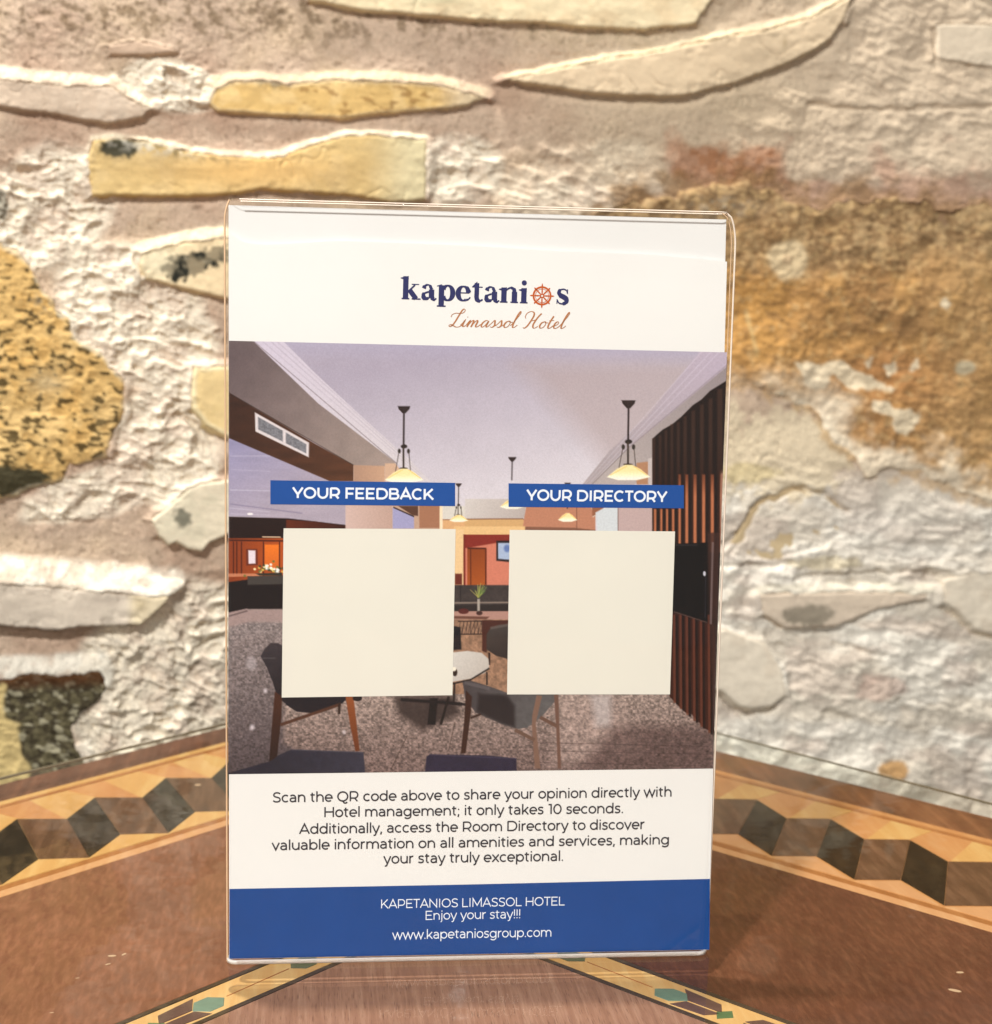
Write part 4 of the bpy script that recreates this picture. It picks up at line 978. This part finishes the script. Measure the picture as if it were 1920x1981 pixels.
paint(z(6, [(370, 1830), (420, 1790), (520, 1745), (1060, 1765), (1072, 1900), (1072, 1960), (40, 1960), (40, 1925)]), (38, 38, 50), c2=(52, 52, 66), gdir=((520, 1490), (700, 1455)), tex=gran(.1, 9, 45)); Lz(6, (520, 1748), (1060, 1768), 2, (80, 78, 90), .6)
# right chair
paint(z(7, [(148, 1045), (200, 1038), (320, 1075), (430, 1115), (760, 1120), (735, 1170), (650, 1265), (560, 1335), (500, 1345), (400, 1315), (230, 1240), (165, 1150)]), (72, 66, 68), c2=(96, 94, 94), gdir=((900, 1350), (1040, 1380)), tex=gran(.08, 10, 47))
paint(z(7, [(250, 1120), (430, 1130), (480, 1200), (480, 1335), (400, 1310), (240, 1235)]), (34, 28, 30), .8, 4); Lz(7, (160, 1050), (320, 1090), 6, (104, 98, 100), .6); Lz(7, (625, 1130), (600, 1330), 3, (120, 108, 100), .8)
for pts, c_ in (([(170, 1100), (208, 1140), (200, 1250), (168, 1500), (136, 1500), (158, 1300)], (58, 34, 26)), ([(618, 1130), (652, 1135), (612, 1310), (642, 1595), (606, 1595), (588, 1330), (590, 1260)], (126, 98, 84)),
                ([(728, 1125), (756, 1125), (762, 1330), (774, 1595), (752, 1595), (742, 1340)], (112, 84, 72))): paint(z(7, pts), c_)
Lz(7, (480, 1350), (605, 1415), 7, (108, 84, 72)); Lz(7, (640, 1270), (748, 1328), 7, (106, 80, 68)); Lz(7, (200, 1275), (265, 1250), 4, (58, 38, 30))
paint(z(7, [(-80, 1520), (-60, 1505), (300, 1512), (490, 1530), (492, 1620), (-90, 1620)]), (44, 40, 60), tex=gran(.1, 9, 49)); Lz(7, (-60, 1508), (490, 1532), 2, (74, 68, 88), .7)
# tv and lower slats
paint(z(7, [(1470, 600), (1745, 690), (1775, 1385), (1740, 1370), (1680, 1340), (1600, 1250), (1560, 1240), (1460, 1140)]), (58, 28, 20))
for i, x in enumerate((1490, 1530, 1570, 1615, 1660, 1710)): Lz(7, (x, 620), (x+4, 1180+i*38), 5, (104, 58, 42), .8); Lz(7, (x+16, 625), (x+20, 1190+i*38), 5, (26, 12, 10), .9)
paint(z(7, [(1700, 100), (1775, 100), (1765, 1450), (1738, 1400)]), (66, 42, 36), .8, 2); Lz(7, (1735, 160), (1722, 680), 4, (120, 104, 104), .8)
paint(z(7, [(1480, 180), (1500, 170), (1700, 162), (1700, 672), (1480, 603)]), (13, 9, 10)); Lz(7, (1485, 600), (1700, 670), 2, (110, 84, 76), .8); zb(7, 1682, 360, 9, 16, (196, 196, 206)); Lz(7, (1500, 178), (1640, 178), 1.2, (90, 84, 90), .8); Lz(7, (1690, 380), (1686, 640), 1.2, (60, 56, 66))
# lamps
def pend(reg, x, y0, y1, y2, sw, sh, full=True, cc=(248, 226, 170)):
    s = sw/130.
    if y0 is not None:
        paint(z(reg, [(x-42*s, y0-8*s), (x+42*s, y0-8*s), (x+36*s, y0+12*s), (x+10*s, y0+40*s), (x-10*s, y0+40*s), (x-36*s, y0+12*s)]), (48, 34, 32)); Lz(reg, (x, y0), (x-3, y1), max(1.6, 3.2*s), (52, 40, 40))
    if full:
        zb(reg, x, y1-2, 22*s, 14*s, (44, 34, 30)); zb(reg, x-32*s, y1+30*s, 10*s, 16*s, (52, 44, 38)); zb(reg, x+30*s, y1+30*s, 10*s, 16*s, (52, 44, 38)); Lz(reg, (x-34*s, y1+35*s), (x-58*s, y2+20*s), 1.3, (70, 60, 52)); Lz(reg, (x+32*s, y1+35*s), (x+44*s, y2+20*s), 1.3, (70, 60, 52)); Lz(reg, (x-4, y1), (x-4, y2), 3.2*s, (60, 48, 40)); zb(reg, x-4, y2-2, 28*s, 6*s, (44, 34, 30))
    paint(z(reg, [(x-sw, y2+sh), (x-sw*.55, y2+sh*.35), (x-20*s, y2), (x+20*s, y2), (x+sw*.55, y2+sh*.35), (x+sw, y2+sh), (x+sw*.4, y2+sh*1.25), (x-sw*.5, y2+sh*1.25)]), cc, c2=(255, 250, 226), gdir=z(reg, [(x, y2+sh*.5), (x, y2+sh*1.1)]))
    Lz(reg, (x-sw*.85, y2+sh*.85), (x-10*s, y2+sh*.1), 1.3, (222, 178, 84), .7); Lz(reg, (x+sw*.85, y2+sh*.85), (x+30*s, y2+sh*.1), 1.3, (232, 190, 96), .8)
pend(4, 1365, 535, 830, 995, 145, 85); pend(5, 1135, 455, 735, 893, 150, 85); pend(5, 328, 845, 1000, 1130, 85, 55, False); pend(4, 1775, 1110, 1270, 1342, 70, 42); pend(5, 712, 1022, 1200, 1228, 66, 48, False)
PCl = np.clip(lin(np.clip(PC, 0, 255))**1.08*1.06, 0, .9)
ny, nx = IX.shape; I = np.arange(ny*nx).reshape(ny, nx)
Q = np.stack([I[:-1, :-1], I[1:, :-1], I[1:, 1:], I[:-1, 1:]], -1).reshape(-1, 4)
ph = bigmesh('printed_photo', PP.reshape(-1, 3), Q, M_PRINT, card, False, PCl.reshape(-1, 3))
ph['label'] = 'printed photo of a hotel lobby with pendant lamps and armchairs'

# ---------------- blocks
def flat(name, pxs, wd, m, parent, label=None, nsub=1):
    P = [suv(x, y) for x, y in pxs]
    return mesh(name, [spt(p[0], p[1], wd) for p in P], [list(range(len(P)))[::-1]], m, parent, label=label)
M_BLUE = plain('blue_ink', (12, 68, 136), 0.45, 0.35, 0.05, 90)
M_BLUE2 = plain('bar_blue_ink', (22, 76, 152), 0.5, 0.3, 0.03, 200)
M_CODE = plain('panel_white_ink', (226, 224, 212), 0.55, 0.3, 0.01, 100)
M_WHITEINK = plain('white_lettering', (232, 240, 250), 0.5, 0.3)
M_DARKINK = plain('dark_lettering', (52, 52, 58), 0.5, 0.3)
M_NAVY = plain('navy_lettering', (38, 42, 92), 0.5, 0.3)
M_ORANGE = plain('orange_ink', (190, 88, 30), 0.5, 0.3)
M_SCRIPT = plain('copper_lettering', (178, 116, 72), 0.5, 0.3)
bfx = np.linspace(444, 1374, 24)
footer = mesh('footer_band', [spt(*suv(x, np.interp(x, [444, 900, 1374], [1720, 1711.5, 1700.5])), .00003) for x in bfx]+[spt(suv(x, 1800)[0], .00095+0*x, .00003) for x in bfx],
              [[i, 24+i, 25+i, i+1] for i in range(23)], M_BLUE, card, label='solid blue band at the foot of the card')
bar1 = flat('caption_bar', [(523.4, 929), (880.8, 934), (880.8, 979), (523.4, 975.5)], .00008, M_BLUE2, card, 'blue bar reading YOUR FEEDBACK')
bar2 = flat('caption_bar', [(984.2, 935), (1323.4, 938.7), (1323.4, 983.3), (984.2, 980.5)], .00008, M_BLUE2, card, 'blue bar reading YOUR DIRECTORY')
flat('code_panel', [(549, 1022), (881.8, 1023.5), (875.6, 1345), (545.3, 1349.4)], .00008, M_CODE, card, 'blank cream square under YOUR FEEDBACK')
flat('code_panel', [(986.4, 1025), (1306.4, 1028), (1296.6, 1343.4), (981.3, 1343.4)], .00008, M_CODE, card, 'blank cream square under YOUR DIRECTORY')

# ---------------- lettering
def arc(cx, cy, rx, ry, a0, a1, n=14):
    t = np.radians(np.linspace(a0, a1, n)); return [(cx+rx*math.cos(k), cy+ry*math.sin(k)) for k in t]
def cr(pts, n=6):
    P = [pts[0]]+list(pts)+[pts[-1]]; out = []
    for i in range(1, len(P)-2):
        p0, p1, p2, p3 = [np.array(q, float) for q in P[i-1:i+3]]
        for k in range(n):
            t = k/n; out.append(tuple(0.5*((2*p1)+(-p0+p2)*t+(2*p0-5*p1+4*p2-p3)*t*t+(-p0+3*p1-3*p2+p3)*t**3)))
    out.append(tuple(pts[-1])); return out
xm, bm = .487, .033
bowl = lambda cx: arc(cx, .26, .235, .227, 0, 360, 22)
dot = lambda x, y, r=.045: [(x-r, y), (x+r, y)]
SANS = {
 'a': (.56, [arc(.25, .30, .20, .187, 140, 0, 10)+[(.45, 0)], arc(.25, .155, .185, .125, 90, 360, 14)[:-1] and [(.45, .285), (.25, .285)]+arc(.245, .16, .165, .127, 90, 270, 10)+cr([(.26, .034), (.36, .055), (.45, .14)], 3)]),
 'b': (.65, [[(.10, 0), (.10, .74)], bowl(.345)]), 'c': (.54, [arc(.30, .26, .235, .227, 48, 312, 18)]),
 'd': (.65, [[(.545, 0), (.545, .74)], bowl(.305)]), 'e': (.59, [[(.06, .255), (.53, .255)]+arc(.297, .26, .235, .227, 0, 312, 20)]),
 'f': (.34, [[(.145, 0), (.145, .56)]+arc(.29, .57, .145, .14, 180, 80, 7), [(.02, xm), (.31, xm)]]),
 'g': (.65, [bowl(.305), [(.545, .52), (.545, 0)]+arc(.31, .0, .235, .165, 0, -145, 12)]),
 'h': (.63, [[(.10, 0), (.10, .74)], [(.10, .25)]+arc(.315, .27, .215, .217, 175, 0, 12)+[(.53, 0)]]),
 'i': (.22, [[(.11, 0), (.11, .52)], dot(.11, .67)]), 'j': (.22, [[(.11, .52), (.11, -.06)]+arc(-.0, -.06, .11, .11, 0, -80, 6), dot(.11, .67)]),
 'k': (.56, [[(.10, 0), (.10, .74)], [(.10, .15), (.49, .52)], [(.24, .29), (.51, 0)]]), 'l': (.22, [[(.11, 0), (.11, .74)]]),
 'm': (.97, [[(.10, 0), (.10, .52)], [(.10, .25)]+arc(.295, .28, .195, .207, 175, 0, 12)+[(.49, 0)], [(.49, .25)]+arc(.685, .28, .195, .207, 175, 0, 12)+[(.88, 0)]]),
 'n': (.63, [[(.10, 0), (.10, .52)], [(.10, .25)]+arc(.315, .27, .215, .217, 175, 0, 12)+[(.53, 0)]]), 'o': (.60, [bowl(.30)]),
 'p': (.65, [[(.10, -.2), (.10, .52)], bowl(.345)]), 'r': (.38, [[(.10, 0), (.10, .52)], [(.10, .25)]+arc(.31, .27, .21, .217, 175, 88, 8)+[(.34, xm)]]),
 's': (.48, [cr([(.41, .435), (.33, .48), (.23, .487), (.13, .46), (.095, .385), (.13, .31), (.24, .27), (.35, .235), (.395, .155), (.35, .065), (.23, .033), (.13, .045), (.05, .09)], 4)]),
 't': (.38, [[(.15, .64), (.15, .16)]+arc(.26, .145, .11, .11, 180, 290, 7), [(.02, xm), (.33, xm)]]),
 'u': (.62, [[(.095, .52), (.095, .25)]+arc(.31, .25, .215, .217, 180, 355, 12), [(.525, .52), (.525, 0)]]),
 'v': (.54, [[(.03, .52), (.27, .02), (.51, .52)]]), 'w': (.86, [[(.03, .52), (.235, .02), (.43, .50), (.625, .02), (.83, .52)]]),
 'x': (.54, [[(.04, .52), (.50, 0)], [(.50, .52), (.04, 0)]]), 'y': (.54, [[(.03, .52), (.275, .0)], [(.51, .52), (.25, -.08)]+arc(.155, -.075, .10, .09, -10, -120, 6)]),
 'A': (.74, [[(.03, 0), (.37, .69), (.71, 0)], [(.15, .21), (.59, .21)]]),
 'B': (.75, [[(.11, 0), (.11, .70)], [(.11, .667), (.42, .667)]+arc(.43, .515, .165, .152, 90, -90, 10)+[(.11, .363)], [(.11, .363), (.45, .363)]+arc(.46, .198, .19, .165, 90, -90, 10)+[(.11, .033)]]),
 'C': (.72, [arc(.39, .35, .32, .317, 46, 314, 22)]), 'D': (.81, [[(.11, 0), (.11, .70)], [(.11, .667), (.38, .667)]+arc(.40, .35, .335, .317, 90, -90, 18)+[(.11, .033)]]),
 'E': (.66, [[(.60, .667), (.11, .667), (.11, .033), (.61, .033)], [(.11, .36), (.54, .36)]]), 'F': (.63, [[(.59, .667), (.11, .667), (.11, 0)], [(.11, .33), (.54, .33)]]),
 'H': (.80, [[(.11, 0), (.11, .70)], [(.69, 0), (.69, .70)], [(.11, .36), (.69, .36)]]), 'I': (.30, [[(.15, 0), (.15, .70)]]),
 'K': (.71, [[(.11, 0), (.11, .70)], [(.11, .22), (.62, .70)], [(.29, .38), (.67, 0)]]), 'L': (.59, [[(.11, .70), (.11, .033), (.56, .033)]]),
 'M': (.94, [[(.11, 0), (.11, .67), (.47, .12), (.83, .67), (.83, 0)]]), 'N': (.80, [[(.11, 0), (.11, .66), (.69, .04), (.69, .70)]]),
 'O': (.84, [arc(.42, .35, .345, .317, 0, 360, 28)]), 'P': (.71, [[(.11, 0), (.11, .70)], [(.11, .667), (.38, .667)]+arc(.40, .445, .235, .222, 90, -90, 12)+[(.11, .223)]]),
 'Q': (.84, [arc(.42, .35, .345, .317, 0, 360, 28), cr([(.43, .03), (.52, -.10), (.64, -.12), (.74, -.05)], 4)]),
 'R': (.73, [[(.11, 0), (.11, .70)], [(.11, .667), (.38, .667)]+arc(.40, .445, .235, .222, 90, -90, 12)+[(.11, .223)], [(.42, .22), (.61, 0)]]),
 'S': (.63, [cr([(.55, .59), (.45, .65), (.32, .667), (.18, .635), (.105, .53), (.15, .42), (.31, .36), (.48, .30), (.545, .18), (.48, .07), (.32, .033), (.18, .05), (.06, .12)], 4)]),
 'T': (.60, [[(.30, 0), (.30, .667)], [(.02, .667), (.58, .667)]]), 'U': (.79, [[(.11, .70), (.11, .32)]+arc(.395, .32, .285, .287, 180, 360, 16)+[(.68, .70)]]),
 'Y': (.69, [[(.03, .70), (.345, .24), (.66, .70)], [(.345, .26), (.345, 0)]]),
 '1': (.36, [[(.04, .667), (.235, .667), (.235, 0)]]), '0': (.66, [arc(.33, .35, .255, .317, 0, 360, 26)]),
 '.': (.20, [dot(.10, .045)]), ',': (.20, [dot(.10, .045), [(.115, .06), (.06, -.12)]]), ';': (.22, [dot(.11, .045), dot(.11, .42), [(.125, .06), (.07, -.12)]]), '!': (.22, [[(.11, .21), (.11, .70)], dot(.11, .045)]), ' ': (.27, [])}

def ribbon(pts, hw):
    """variable half-width ribbon; returns left and right outlines"""
    P = np.array(pts, float); keep = [0]+[i for i in range(1, len(P)) if np.linalg.norm(P[i]-P[i-1]) > 1e-5]; P = P[keep]
    hw = np.broadcast_to(np.array(hw, float), (len(pts),))[keep]
    n = len(P); closed = np.linalg.norm(P[0]-P[-1]) < 1e-4 and n > 3
    Lf, Rt = [], []
    for i in range(n):
        if closed: a, b = P[(i-1) if i > 0 else n-2], P[(i+1) if i < n-1 else 1]
        else: a, b = P[max(i-1, 0)], P[min(i+1, n-1)]
        d1 = P[i]-a; d2 = b-P[i]
        l1, l2 = np.linalg.norm(d1), np.linalg.norm(d2)
        if l1 < 1e-9: d1, l1 = d2, l2
        if l2 < 1e-9: d2, l2 = d1, l1
        n1 = np.array([-d1[1], d1[0]])/l1; n2 = np.array([-d2[1], d2[0]])/l2
        m_ = n1+n2; q = m_@m_
        m_ = m_*(2/max(q, .35)) if q > 1e-6 else n1
        m_ = m_/1.0
        Lf.append(P[i]+m_*hw[i]*0.5*1.0*2/2); Rt.append(P[i]-m_*hw[i]*0.5*1.0*2/2)
    return Lf, Rt

class Ink:
    def __init__(self): self.V = []; self.F = []; self.k = 0
    def add(self, Lf, Rt, T, w0):
        b = len(self.V); wd = w0+4e-6*(self.k % 6); self.k += 1
        for a, c in zip(Lf, Rt):
            for q in (a, c):
                u, v = T(q); self.V.append(spt(u, v, wd))
        for i in range(len(Lf)-1): self.F.append([b+2*i, b+2*i+1, b+2*i+3, b+2*i+2])
    def fan(self, pts, T, w0):
        b = len(self.V); wd = w0+4e-6*(self.k % 6); self.k += 1
        for q in pts:
            u, v = T(q); self.V.append(spt(u, v, wd))
        self.F.append(list(range(b, b+len(pts))))
    def out(self, name, m, parent, label=None): return mesh(name, self.V, self.F, m, parent, label=label)

def base(p0, p1, total, ysc_px):
    a, b = suv(*p0), suv(*p1); d = b-a; L = np.linalg.norm(d); d = d/L; n_ = np.array([-d[1], d[0]]); s = L/total
    mpp = np.linalg.norm(suv(p0[0]+10, p0[1])-a)/10
    ys = ysc_px*mpp
    return lambda q: a+d*q[0]*s+n_*q[1]*ys
def text(name, s, p0, p1, em_px, bold, m, parent, wd, label=None, tighten=0.0):
    adv = [SANS[c][0]+tighten+(bold*.35 if c != ' ' else 0) for c in s]; tot = sum(adv)-tighten
    T = base(p0, p1, tot, em_px); ink = Ink(); x = 0
    for c, a in zip(s, adv):
        for st in SANS[c][1]:
            if len(st) == 2 and abs(st[0][1]-st[1][1]) < 1e-9 and abs(st[1][0]-st[0][0]) < .1 and (c in '.,;!' or c in 'ij'):
                cx, cy = (st[0][0]+st[1][0])/2, st[0][1]; r = (.052 if c in 'ij' else .05)+bold*.25
                ink.fan([(x+cx+r*math.cos(t), cy+r*math.sin(t)) for t in np.linspace(0, 2*math.pi, 11)[:-1]], T, wd); continue
            Lf, Rt = ribbon([(x+p[0], p[1]) for p in st], (.090+bold))
            ink.add(Lf, Rt, T, wd)
        x += a
    return ink.out(name, m, parent, label)
TW = .00006
lines = [('Scan the QR code above to share your opinion directly with', (527, 1552.5), (1301, 1541)), ('Hotel management; it only takes 10 seconds.', (626, 1581), (1207, 1573)),
         ('Additionally, access the Room Directory to discover', (579, 1613.5), (1248, 1604)), ('valuable information on all amenities and services, making', (526, 1645), (1296, 1633.5)), ('your stay truly exceptional.', (742, 1671), (1091, 1665.5))]
for s, a, b in lines: text('lettering', s, a, b, 28.5, .012, M_DARKINK, card, TW)
text('lettering', 'KAPETANIOS LIMASSOL HOTEL', (736, 1757.5), (1093, 1751.5), 25, -.014, M_WHITEINK, footer, TW+.00003)
text('lettering', 'Enjoy your stay!!!', (822, 1779.8), (1008, 1776.5), 25.5, -.018, M_WHITEINK, footer, TW+.00003)
text('lettering', 'www.kapetaniosgroup.com', (759, 1817.5), (1068, 1812), 26, -.014, M_WHITEINK, footer, TW+.00003)
text('lettering', 'YOUR FEEDBACK', (566, 963.2), (840, 966.4), 29.5, .05, M_WHITEINK, bar1, TW+.00007)
text('lettering', 'YOUR DIRECTORY', (1019, 967.6), (1291, 971), 29, .05, M_WHITEINK, bar2, TW+.00007)

# bold serif word: widths vary along the strokes
def serif_ring(cx, cy, rx, ry, thick, thin, a0=0, a1=360, n=26):
    t = np.radians(np.linspace(a0, a1, n)); return [(cx+rx*math.cos(k), cy+ry*math.sin(k)) for k in t], [thin+(thick-thin)*abs(math.cos(k))**1.3 for k in t]
def rect(x0, y0, x1, y1): return [(x0, (y0+y1)/2), (x1, (y0+y1)/2)], abs(y1-y0)
SW, SH = .175, .045     # stem width, serif height
def stem(x, y0, y1, base_=True, flag=True, topserif=False):
    o = [([(x, y0), (x, y1)], SW)]
    if base_: o.append(rect(x-.125, y0, x+.125, y0+SH))
    if flag: o.append(('poly', [(x-.17, y1-.075), (x-.17, y1-.05), (x-.05, y1-.02), (x+.09, y1+.012), (x+.09, y1-.12), (x-.08, y1-.10)]))
    return o
SER = {
 'k': (.66, stem(.17, 0, .74)+[([(.22, .22), (.47, .47)], .055), rect(.36, .475, .60, .505), ([(.30, .30), (.51, .03)], .16), rect(.37, 0, .66, SH)]),
 'a': (.56, [([(.385, .34), (.385, .10)], SW), (cr([(.13, .37), (.17, .45), (.25, .49), (.33, .46), (.385, .34)], 5), np.array([.13]*5+[.07]*5+[.05]*5+[.10]*5+[.14])),
             (cr([(.40, .29), (.27, .26), (.14, .20), (.125, .11), (.19, .045), (.29, .07), (.36, .13)], 4), np.array([.04]*4+[.06]*4+[.12]*4+[.15]*4+[.10]*4+[.05]*4+[.04])), (cr([(.40, .12), (.44, .03), (.50, .03), (.545, .07)], 4), np.array([.14]*4+[.09]*4+[.05]*4+[.02]))]),
 'p': (.66, [([(.18, -.20), (.18, .49)], SW), rect(.04, -.20, .33, -.20+SH), ([(.03, .46), (.16, .485), (.2, .50)], [.025, .055, .04]), (*serif_ring(.385, .25, .165, .235, .17, .055, 150, -150, 24),), ]),
 'e': (.55, [(*serif_ring(.27, .25, .17, .225, .17, .05, 10, 300, 24),), ([(.14, .27), (.46, .27)], .035), (cr([(.463, .27), (.44, .40), (.38, .47)], 5), np.array([.07]*5+[.07]*5+[.05])), (cr([(.36, .045), (.44, .07), (.50, .14)], 4), np.array([.07]*4+[.045]*4+[.03]))]),
 't': (.42, [(cr([(.19, .60), (.19, .30), (.19, .13), (.23, .045), (.31, .035), (.39, .08)], 4), np.array([.15]*4+[.15]*4+[.15]*4+[.12]*4+[.06]*4+[.03])), rect(.04, .455, .38, .49), ([(.03, .47), (.12, .53), (.20, .64)], [.01, .06, .02])]),
 'n': (.68, stem(.17, 0, .49)+[([(.515, 0), (.515, .36)], SW), rect(.39, 0, .64, SH), (cr([(.22, .37), (.30, .45), (.40, .485), (.49, .44), (.515, .34)], 5), np.array([.05]*5+[.06]*5+[.09]*5+[.13]*5+[.15]))]),
 'i': (.36, stem(.18, 0, .49)+[('dot', (.18, .66), .085)]),
 's': (.50, [(cr([(.40, .37), (.37, .45), (.28, .487), (.17, .455), (.135, .375), (.19, .29), (.30, .235), (.385, .16), (.36, .065), (.25, .022), (.14, .05), (.09, .14)], 4),
              np.array([.03]*4+[.045]*4+[.05]*4+[.11]*4+[.13]*4+[.16]*4+[.165]*4+[.14]*4+[.11]*4+[.05]*4+[.04]*4+[.03])), ([(.41, .34), (.41, .49)], .03), ([(.08, .02), (.08, .17)], .03)])}
def serif_word(s, p0, p1, em_px, name, m, parent, lsp=-.035):
    tot = sum(SER[c][0]+lsp for c in s)-lsp; T = base(p0, p1, tot, em_px); ink = Ink(); x = 0
    for c in s:
        for st in SER[c][1]:
            if st[0] == 'dot':
                (cx, cy), r = st[1], st[2]; ink.fan([(x+cx+r*math.cos(t), cy+r*math.sin(t)) for t in np.linspace(0, 2*math.pi, 15)[:-1]], T, TW); continue
            if st[0] == 'poly': ink.fan([(x+p[0], p[1]) for p in st[1]], T, TW); continue
            pts, hw = st; hw = np.asarray(hw)*1.0; ink.add(*ribbon([(x+p[0], p[1]) for p in pts], hw), T, TW)
        x += SER[c][0]+lsp
    return ink.out(name, m, parent)
logo = serif_word('kapetani', (774.5, 578.5), (1024, 587), 60, 'lettering', M_NAVY, card)
serif_word('s', (1073, 588.5), (1103, 589.5), 60, 'lettering', M_NAVY, card)
# ship's wheel
ink = Ink(); T = base((1049, 572), (1069, 572.6), 20, 1.0)
ink.add(*ribbon(arc(0, 0, 16.5, 16.5, 0, 360, 40), 3.6), T, TW); ink.add(*ribbon(arc(0, 0, 12.8, 12.8, 0, 360, 40), 0.9), T, TW); ink.add(*ribbon(arc(0, 0, 3.2, 3.2, 0, 360, 20), 2.2), T, TW)
for k in range(8):
    a = math.radians(45*k); R2 = 23.5 if k % 2 == 0 else 21.5
    ink.add(*ribbon([(2*math.cos(a), 2*math.sin(a)), (9*math.cos(a), 9*math.sin(a)), (17*math.cos(a), 17*math.sin(a)), (20*math.cos(a), 20*math.sin(a)), (R2*math.cos(a), R2*math.sin(a))], [1.8, 2.8, 2.0, 3.0, .8]), T, TW)
ink.out('ship_wheel', M_ORANGE, card, "orange ship's wheel standing for the letter o")
# script line
SC = {
 'L': (.70, [cr([(.02, .62), (.05, .78), (.22, .88), (.45, .86), (.62, .93), (.66, 1.08), (.58, 1.16), (.50, 1.06), (.42, .75), (.33, .35), (.24, .10), (.12, .00), (.06, .07), (.14, .14), (.30, .06), (.46, -.02), (.62, .0), (.76, .12)], 4)], .0),
 'i': (.30, [cr([(-.04, .10), (.06, .28), (.12, .44), (.08, .16), (.12, .02), (.22, .06), (.30, .18)], 4), [(.20, .62), (.225, .66)]], 0),
 'm': (.72, [cr([(-.02, .16), (.08, .40), (.10, .36), (.04, .0)], 4), cr([(.04, .02), (.16, .32), (.27, .44), (.30, .32), (.25, .0)], 4), cr([(.25, .02), (.37, .32), (.48, .44), (.52, .32), (.48, .10), (.52, .01), (.62, .05), (.72, .18)], 4)], 0),
 'a': (.50, [cr([(.36, .40), (.24, .44), (.10, .30), (.06, .10), (.14, .0), (.26, .12), (.38, .40), (.33, .12), (.36, .01), (.44, .06), (.50, .18)], 4)], 0),
 's': (.36, [cr([(-.04, .10), (.08, .28), (.19, .46), (.24, .30), (.26, .12), (.16, .0), (.05, .04)], 4), [(.20, .03), (.36, .16)]], 0),
 'o': (.44, [cr([(.26, .43), (.12, .36), (.05, .16), (.12, .01), (.26, .06), (.34, .26), (.28, .42), (.34, .36), (.46, .36)], 4)], 0),
 'l': (.34, [cr([(-.04, .12), (.14, .50), (.30, .94), (.26, 1.06), (.17, .80), (.09, .30), (.10, .03), (.20, .03), (.32, .18)], 4)], 0),
 't': (.32, [cr([(.20, .80), (.10, .40), (.07, .10), (.13, .0), (.24, .06), (.32, .18)], 4), [(.04, .50), (.30, .52)]], 0),
 'e': (.38, [cr([(.02, .14), (.20, .24), (.26, .38), (.18, .44), (.08, .32), (.06, .12), (.13, .0), (.26, .04), (.38, .18)], 4)], 0),
 'H': (.92, [cr([(.10, .62), (.04, .74), (.08, .96), (.26, 1.08), (.44, 1.0), (.48, .78), (.40, .42), (.30, .12), (.18, -.02), (.10, .04)], 4), cr([(.86, .96), (.74, .74), (.66, .50), (.60, .22), (.64, .04), (.74, .0), (.88, .12)], 4), cr([(.40, .46), (.56, .50), (.70, .56)], 4)], 0), ' ': (.22, [], 0)}
def script(s, p0, p1, em_px):
    tot = sum(SC[c][0] for c in s); T = base(p0, p1, tot, em_px); ink = Ink(); x = 0
    for c in s:
        for st in SC[c][1]:
            P = np.array([(x+p[0]+p[1]*.26, p[1]*1.02) for p in st]); d = np.gradient(P, axis=0)
            hw = .040+.045*np.clip(-d[:, 1]/(np.hypot(d[:, 0], d[:, 1])+1e-9), 0, 1)
            ink.add(*ribbon(P, hw), T, TW)
        x += SC[c][0]
    return ink.out('lettering', M_SCRIPT, card)
script('Limassol Hotel', (866, 631.5), (1094, 635.5), 29)
for o in scene.objects:
    if '_off' in o: del o['_off']
